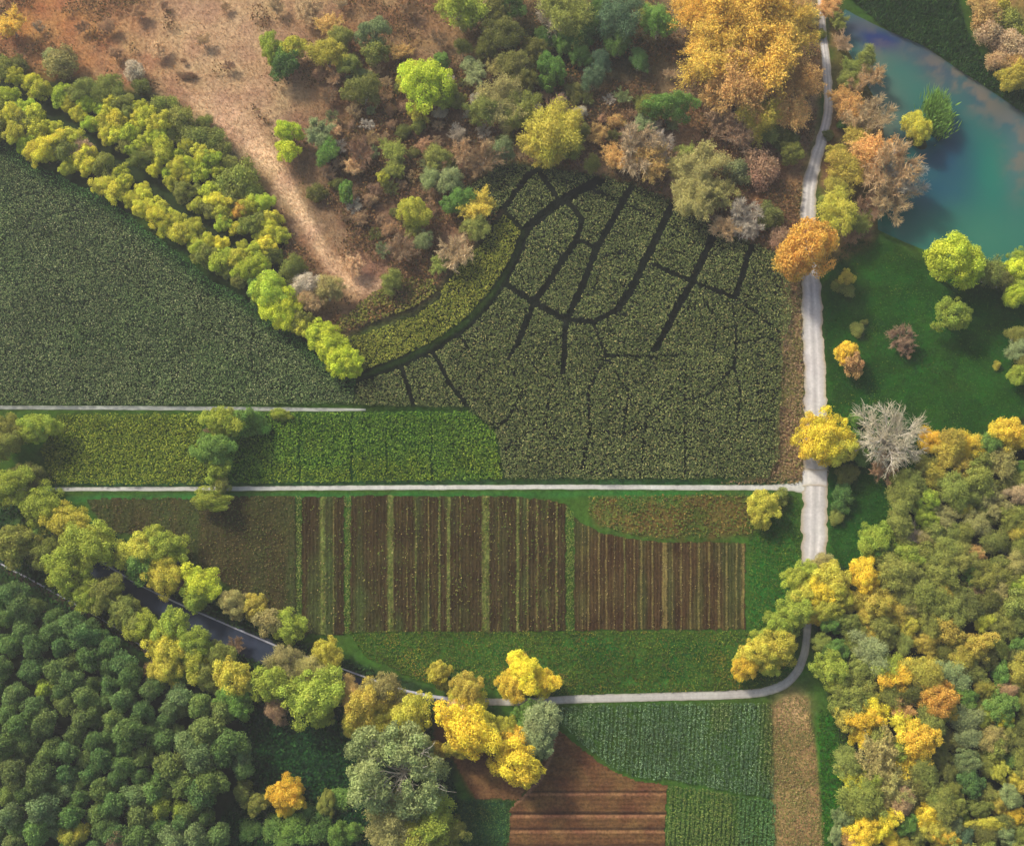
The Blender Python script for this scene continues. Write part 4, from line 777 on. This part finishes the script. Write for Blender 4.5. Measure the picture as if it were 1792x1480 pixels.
add('wood', 'B', """100 230 108 b li; 130 120 88 b gr; 150 330 78 b yl; 370 120 108 f gg # pale greyish green feathery tree between lime and dark gap; 310 260 90 f ol; 230 400 100 f ol; 600 70 62 f ol; 750 60 70 f yo; 1000 60 72 f ol; 1120 100 108 b yo; 1420 90 70 b gr; 1280 110 60 f ol; 920 290 90 f gg; 1110 260 110/80 b ol; 1280 250 66 m gr; 1040 430 98/68 b gr # wide fresh green crown right of the orange tree group; 1320 400 52 f ta; 1410 380 52 f ol; 1280 510 105 b gr; 1280 570 92/62 b ye # yellow lower half crown beside a green one, right wood; 560 310 120 b go; 720 310 110 f yo; 840 440 130 b or # biggest orange tree in the middle of the wood; 880 530 80 b go; 560 490 100 f ot; 400 500 100 b ye; 330 600 110 b ye # most vivid yellow tree along the wood's grassy edge; 590 620 108 f go; 300 700 76 b ye; 700 740 126 b go; 680 850 70 b go; 800 600 88 f ol; 1030 580 90 f gg; 1050 700 80 f gg; 1210 720 80 f kh; 1320 690 52 m ol; 440 860 150 f kh; 560 920 120 f go; 280 1020 108 f go; 530 1060 125 f kh; 330 1150 120 f ol; 460 1120 100 f kh; 580 1170 80 f ta; 180 1290 66 b gg; 150 1400 60 b gg; 450 1310 98 b ye; 330 1410 108 b ye; 490 1420 62 f go; 240 1440 60 f ot; 760 1260 85 b ye # tall yellow tree low in the wood between dark green gaps; 820 1370 92 b yl; 880 1430 80 b go; 590 1440 42 m go; 640 1340 70 b gr; 850 1120 80 f ol; 760 960 90 f ol; 1040 870 88 b gg; 1080 1020 88 b dg; 1270 950 66/86 b yl; 1350 880 50 m gr; 1400 1030 60 b yl; 1260 1170 62 b yo; 1350 1130 70 f gg; 1390 1270 66 b ye; 970 1190 70 b ol; 1130 1220 70 b ol; 1040 1290 35 m li; 1190 1340 90/50 f yl; 980 1350 62 b gg; 1030 1440 70 b db; 1320 1420 70 b gg; 1410 770 70 f od; 930 980 62 f od; 1180 480 60 f ol; 950 760 60 f od; 1150 900 56 f ol; 650 1170 60 f od; 1190 1100 60 f ol; 870 860 60 f od; 960 1080 60 f ol; 1440 640 70 f od; 1430 480 60 f ol; 700 1080 70 f od; 1420 1400 60 f ol; 1200 180 66 f od; 870 130 60 f ol; 480 60 66 f od; 40 80 60 f ol; 1150 1420 70 f od; 720 1420 60 f ol; 1300 1320 56 f od""")
add('lane trees', 'T8', """500 590 58 m yl # small lime-yellow tree leftmost above the curving lane; 520 650 34 m ol; 650 650 84 b yo; 700 720 52 m yl; 620 720 50 m yl; 950 600 108/82 b ye; 870 640 78 b go; 1040 630 72 b ye # broad golden tree covering the gravel lane; 930 550 64 b go; 660 880 130 b ye # bright yellow tree below the lane, left of the group; 590 800 80 b go; 740 900 80 b yl; 620 950 70 b yl; 590 740 60 f ta; 850 870 60 b yl; 1000 850 100 f gg; 1020 930 80 f gg; 950 800 66 b gr; 1000 790 50 b ol; 920 1060 124 b ye # yellow round tree at the tip of the bare brown soil; 900 960 80 b go;
200 640 92 f kh; 110 750 105 b yo; 140 830 100 b yl; 340 790 108 b yl; 210 740 80 f yo; 280 830 60 b yo; 60 840 62 b yl; 330 700 60 f kh; 40 690 60 f ot; 310 1090 235 G gg # very large grey green tree with pale limbs in the hollow; 480 990 52 m yo; 250 1280 90 f kh; 470 1370 120 b li # lime tree at the bottom edge beside the grey green giant; 380 1410 90 b yl; 550 1420 80 b ol; 220 1400 100 f kh; 340 1480 90 f kh; 40 1410 52 m gr""")
add('hollow', 'T7', """1260 1200 52 m ol; 1340 1270 55 m ol; 1480 1210 80 b go # golden yellow bush alone in the dark hollow; 1540 1170 32 m go; 1550 1240 36 m go; 1490 1290 40 m ye; 1700 1260 44/70 b ol; 1530 1400 80 s gr; 1420 1380 62 s gr; 1650 1400 70 s dg; 1740 1420 60 m gr; 1600 1300 50 s dg; 1760 1230 55 s gr; 1480 1470 60 s gr; 1300 1400 60 s dg""")

# gaps in the wood and off-frame margins get further trees so that the canopy closes and goes on outside the picture
def fill(zone, poly, dist, rr, kinds, cols, seed, n_try=900, own=.85, limit=999):
    r_ = random.Random(seed); P = np.array(poly); x0, y0 = P.min(0); x1, y1 = P.max(0); c_ = 0
    for _ in range(n_try):
        x = r_.uniform(x0, x1); y = r_.uniform(y0, y1)
        if not inside(poly, np.array([x]), np.array([y]))[0]: continue
        rad = r_.uniform(*rr)
        if any((x - t[0]) ** 2 + (y - t[1]) ** 2 < max(dist, own * (t[2] + rad) * .62) ** 2 for t in TREES): continue
        TREES.append([x, y, rad, rad, r_.choice(kinds), r_.choice(cols), zone, None]); c_ += 1
        if c_ >= limit: break
GAP = [(-60, 95), (90, 190), (210, 276), (300, 345), (380, 408)]
fill('lower hedge', [(-60, 122), (86, 206), (204, 290), (294, 360), (384, 424), (470, 500), (450, 505), (420, 486), (362, 448), (292, 404), (222, 352), (150, 306), (72, 272), (0, 236), (-60, 212)], 19, (13, 20), ['m', 'm', 'b'], ['yo', 'yl', 'li', 'yo', 'yl', 'ol'], 21, 9000, .80)
fill('upper hedge', [(-60, 80), (0, 140), (100, 180), (214, 262), (304, 328), (384, 392), (460, 470), (486, 440), (488, 385), (440, 330), (398, 280), (330, 236), (262, 190), (200, 178), (100, 158), (0, 132), (-60, 70)], 18, (12, 19), ['m', 'm', 'b'], ['yo', 'yl', 'li', 'ol', 'yo'], 22, 9000, .78)
fill('wood', [(1600, 850), (1700, 780), (1850, 730), (1850, 1530), (1490, 1530), (1490, 1390), (1470, 1240), (1440, 1150), (1560, 1080), (1560, 950)], 24, (14, 24), ['f', 'm'], ['ol', 'li', 'od', 'ol', 'yo'], 5, 1500)
fill('plantation', [(-50, 1000), (0, 1030), (120, 1080), (230, 1150), (330, 1220), (400, 1260), (430, 1320), (380, 1400), (380, 1530), (-50, 1530)], 24, (14, 18), ['p'], ['dk', 'dk', 'od', 'dg'], 6, 900)
fill('scrub', [(540, 120), (700, 110), (900, 160), (1180, 170), (1180, 250), (1000, 240), (860, 262), (770, 330), (740, 440), (680, 450), (600, 380), (560, 280)], 22, (9, 16), ['t', 't', 'f', 's'], ['br', 'ta', 'gg', 'od', 'br', 'gy'], 17, 1600, .8, 75)
fill('scrub', [(-40, 10), (500, 0), (1180, 0), (1180, 240), (1000, 240), (860, 260), (760, 330), (700, 470), (640, 440), (560, 360), (520, 150), (300, 120), (-40, 110)], 40, (10, 18), ['t', 't', 'f'], ['br', 'ta', 'ta'], 7, 400, 1.2, 22)

add('lower hedge', 'P', '472 505 22 b li; 505 545 27 b by; 532 566 20 m yo; 556 585 22 m by; 580 602 26 b by; 604 625 26 b by; 618 646 16 m by; 443 468 24 b li; 420 445 20 m yo')
AXIS = {'plantation': (.8, .6), 'road row': (.87, .5), 'field row': (.87, .5), 'clump': (0, 1), 'upper hedge': (.8, .6), 'lower hedge': (.8, .6), 'scrub': (1, .0), 'pond side': (.3, 1), 'meadow': (1, .2), 'wood': (1, 0), 'road trees': (-.3, 1), 'lane trees': (1, .2), 'hollow': (1, .1)}
WHERE = {'plantation': 'in the dense plantation', 'road row': 'in the belt along the asphalt', 'field row': 'between asphalt and weedy field', 'clump': 'in the clump between the paths', 'upper hedge': 'in the upper diagonal hedge', 'lower hedge': 'in the crop-side hedge',
         'scrub': 'on the brown scrub', 'pond side': 'by the pond', 'meadow': 'by the meadow', 'wood': 'in the right-hand wood', 'road trees': 'over the dirt road end', 'lane trees': 'around the gravel lane', 'hollow': 'in the dark hollow'}
GROUP = {'plantation': 'trees of the dense plantation', 'road row': 'trees along the asphalt road', 'field row': 'trees along the weedy field', 'clump': 'tree clump between the paths', 'upper hedge': 'trees of the upper hedge', 'lower hedge': 'trees of the lower hedge', 'scrub': 'trees and bushes on the scrubland',
         'pond side': 'trees around the pond', 'meadow': 'trees around the meadow', 'wood': 'trees of the right wood', 'road trees': 'trees over the road end', 'lane trees': 'trees by the gravel lane', 'hollow': 'trees of the dark hollow'}
ORD = ['first', 'second', 'third', 'fourth', 'fifth', 'sixth', 'seventh', 'eighth', 'ninth', 'tenth', 'eleventh', 'twelfth', 'thirteenth', 'fourteenth', 'fifteenth', 'sixteenth', 'seventeenth', 'eighteenth', 'nineteenth', 'twentieth']
BANDS = {'plantation': ('y', 980, 62), 'wood': ('y', 730, 95), 'scrub': ('y', -20, 95), 'upper hedge': ('y', 60, 60), 'lower hedge': ('y', 90, 70)}
def make_labels():
    groups = {}
    for t in TREES:
        if t[7]: continue
        kn = KNAME[t[4]][2]; b_ = 0
        if 'hedge' in t[6] and t[4] in 'bm': kn = 'bush'
        if t[6] in BANDS: b_ = max(0, int((t[1] - BANDS[t[6]][1]) // BANDS[t[6]][2]))
        groups.setdefault((t[6], b_, t[5], kn), []).append(t)
    for (z, b_, c, kn), ts in groups.items():
        ax = AXIS[z] if z not in BANDS else (1, 0)
        ts.sort(key=lambda t: t[0] * ax[0] + t[1] * ax[1])
        hori = abs(ax[0]) > .5
        row = (', %s band down' % ORD[min(b_, 19)]) if z in BANDS else ''
        for i, t in enumerate(ts):
            base = '%s %s %s%s' % (CNAME[c], kn, WHERE[z], row)
            if len(ts) == 1: t[7] = base + (', only one so coloured' if not row else ', only such there')
            elif i == 0: t[7] = base + (', leftmost such' if hori else ', topmost such')
            elif i == len(ts) - 1: t[7] = base + (', rightmost such' if hori else ', lowest such')
            else: t[7] = base + ', %s such from %s' % (ORD[i] if i < 20 else str(i + 1) + 'th', 'left' if hori else 'top')
make_labels()

rr = random.Random(4)
GROW = {'h': 1.12, 'H': 1.1, 'p': 1.16, 'f': 1.14, 'F': 1.1, 's': 1.1, 'b': 1.1, 'm': 1.14, 't': 1.15, 'w': 1.12, 'r': 1.0}
cnt = {}
for (x, y, rx, ry, k, c, zone, lab) in TREES:
    k0 = k
    if k == 'f' and zone in ('scrub', 'pond side') and c in ('or', 'ot', 'ta', 'kh', 'yo', 'br', 'yl', 'ol', 'gg') and (x * 7 + y) % 10 < (10 if c in ('or', 'ot', 'ta', 'kh', 'br') else 6): k = 'h'
    if k == 'h' and rx > 44: k = 'H'
    if k == 'f' and zone == 'wood' and c in ('kh', 'ot', 'go') and rx > 20: k = 'h'
    if k == 'f' and rx > 46: k = 'F'
    lst = PROTO[k]; i = cnt.get(k, 0); cnt[k] = i + 1
    crown, trunk, zc, zt = lst[(i * 7 + rr.randrange(len(lst))) % len(lst)]
    rx, ry = rx * GROW.get(k, 1.1), ry * GROW.get(k, 1.1)
    if 'hedge' in zone and x < 420:
        gl = [(-60, 95), (90, 190), (210, 276), (300, 345), (380, 408)]
        dd = float(seg_dist(gl, np.array(x), np.array(y))); need = rx * .95 + 4 - dd
        if need > 0:
            sg = -1 if zone == 'upper hedge' else 1
            x -= .57 * need * .85 * sg; y += .82 * need * .85 * sg
    for zs, gl, up_ in ((('plantation',), [(-60, 955), (0, 990), (130, 1062), (252, 1138)], 0), (('road row',), [(-60, 955), (0, 990), (130, 1062), (252, 1138)], 1), (('lane trees',), [(690, 1209), (720, 1214), (790, 1226)], 0)):
        if zone in zs:
            dd = float(seg_dist(gl, np.array(x), np.array(y))); need = rx * .95 + 6 - dd
            if 0 < need < 40:
                sg = -1 if up_ else 1
                x -= .48 * need * sg * (zone != 'lane trees'); y += .87 * need * sg
    if zone == 'road row': y += 7 * (x > 150); rx *= .95; ry *= .95
    if zone == 'upper hedge': x += 1; y -= 1
    if zone == 'lower hedge': x -= 1; y += 1
    if zone == 'scrub': rx *= .9; ry *= .9
    if zone == 'wood' and k in 'fFm': rx *= 1.1; ry *= 1.1
    R = rx / 10.0
    for _ in range(3):
        wx, wy = at(x, y, zc * R)
        dist = math.sqrt(float(wx) ** 2 + (float(wy) - cam.location[1]) ** 2 + (CAM_H - zc * R) ** 2)
        depth = dist / math.sqrt(1 + ((x - PW / 2) / FPX) ** 2 + ((y - PH / 2) / FPX) ** 2)
        R = rx * depth / FPX
    name, cat, _ = KNAME[k0]
    if 'hedge' in zone and k0 in 'bm': name, cat = 'hedge_bush', 'bush'
    e = bpy.data.objects.new(name, None); COL.objects.link(e); e.empty_display_size = .5
    e.location = (float(wx), float(wy), 0 if k != 'r' else .05)
    ky = ry / rx
    e.scale = (R, R * ky, R * rr.uniform(.88, 1.14) * (ky ** .5))
    if k not in 'wrG':
        sx = rr.uniform(.88, 1.14); e.scale.x *= sx; e.scale.y /= sx
    if k in 'wrG': rot = 0
    else: rot = rr.uniform(0, 6.283) if abs(ky - 1) < .15 else rr.choice((0, math.pi))
    e.rotation_euler = (rr.uniform(-.12, .12), rr.uniform(-.12, .12), rot) if k not in 'wrG' else (0, 0, rot)
    tag(e, lab, cat, GROUP[zone])
    o = bpy.data.objects.new('crown', crown); COL.objects.link(o); o.parent = e
    if not crown.materials: crown.materials.append(M_TWIG if k in 'tw' else M_LEAF)
    base_c = lin(COLS[c])
    if 'hedge' in zone and c == 'yo': base_c = base_c * .5 + lin(COLS['li']) * .5
    if 'hedge' in zone and c in ('yo', 'yl', 'li'): base_c = base_c * np.array([1.22, 1.24, .9])
    if zone == 'plantation' and c not in ('li', 'yl', 'br'): base_c = base_c * .45 + lin((88, 116, 58)) * .55
    hs = base_c * rr.uniform(.88, 1.14) * np.array([rr.uniform(.93, 1.07), 1, rr.uniform(.9, 1.1)]) * {'t': 1.4, 'w': 1.4, 'h': 1.75, 'H': 1.75, 'f': 1.4, 'F': 1.4, 's': 1.4, 'p': 1.5}.get(k, 1.4)
    o.color = (*np.clip(hs, 0, .95), 1)
    if trunk is not None:
        o2 = bpy.data.objects.new('trunk', trunk); COL.objects.link(o2); o2.parent = e
        if not trunk.materials: trunk.materials.append(M_PALE_BARK if k in 'twGfFhH' else M_BARK)
assert all(4 <= len(t[7].split()) <= 16 for t in TREES), [t[7] for t in TREES if not 4 <= len(t[7].split()) <= 16]
assert len({t[7] for t in TREES}) == len(TREES)
print('TREES', len(TREES), 'dup labels', len(TREES) - len({t[7] for t in TREES}))
from collections import Counter
print(Counter(KNAME[t[4]][0] for t in TREES), [t[7] for t in TREES if not 4 <= len(t[7].split()) <= 16][:9])

# ------------------------------------------------------------------ thin autumn haze in the air between camera and ground
hm, n, l, out = new_mat('thin_haze')
pv = n.new('ShaderNodeVolumePrincipled'); pv.inputs['Color'].default_value = (.93, .95, .96, 1); pv.inputs['Density'].default_value = .00026; pv.inputs['Anisotropy'].default_value = .2
l.new(pv.outputs[0], out.inputs['Volume'])
x0, x1, y0, y1, z0, z1 = -330, 330, -330, 330, -3, 215
V = [(x, y, z) for z in (z0, z1) for x, y in ((x0, y0), (x1, y0), (x1, y1), (x0, y1))]
me = bpy.data.meshes.new('haze'); me.from_pydata(V, [], [(0, 3, 2, 1), (4, 5, 6, 7), (0, 1, 5, 4), (1, 2, 6, 5), (2, 3, 7, 6), (3, 0, 4, 7)])
tag(link('haze', me, hm), 'thin pale autumn haze over the whole valley', 'haze', None, 'stuff')
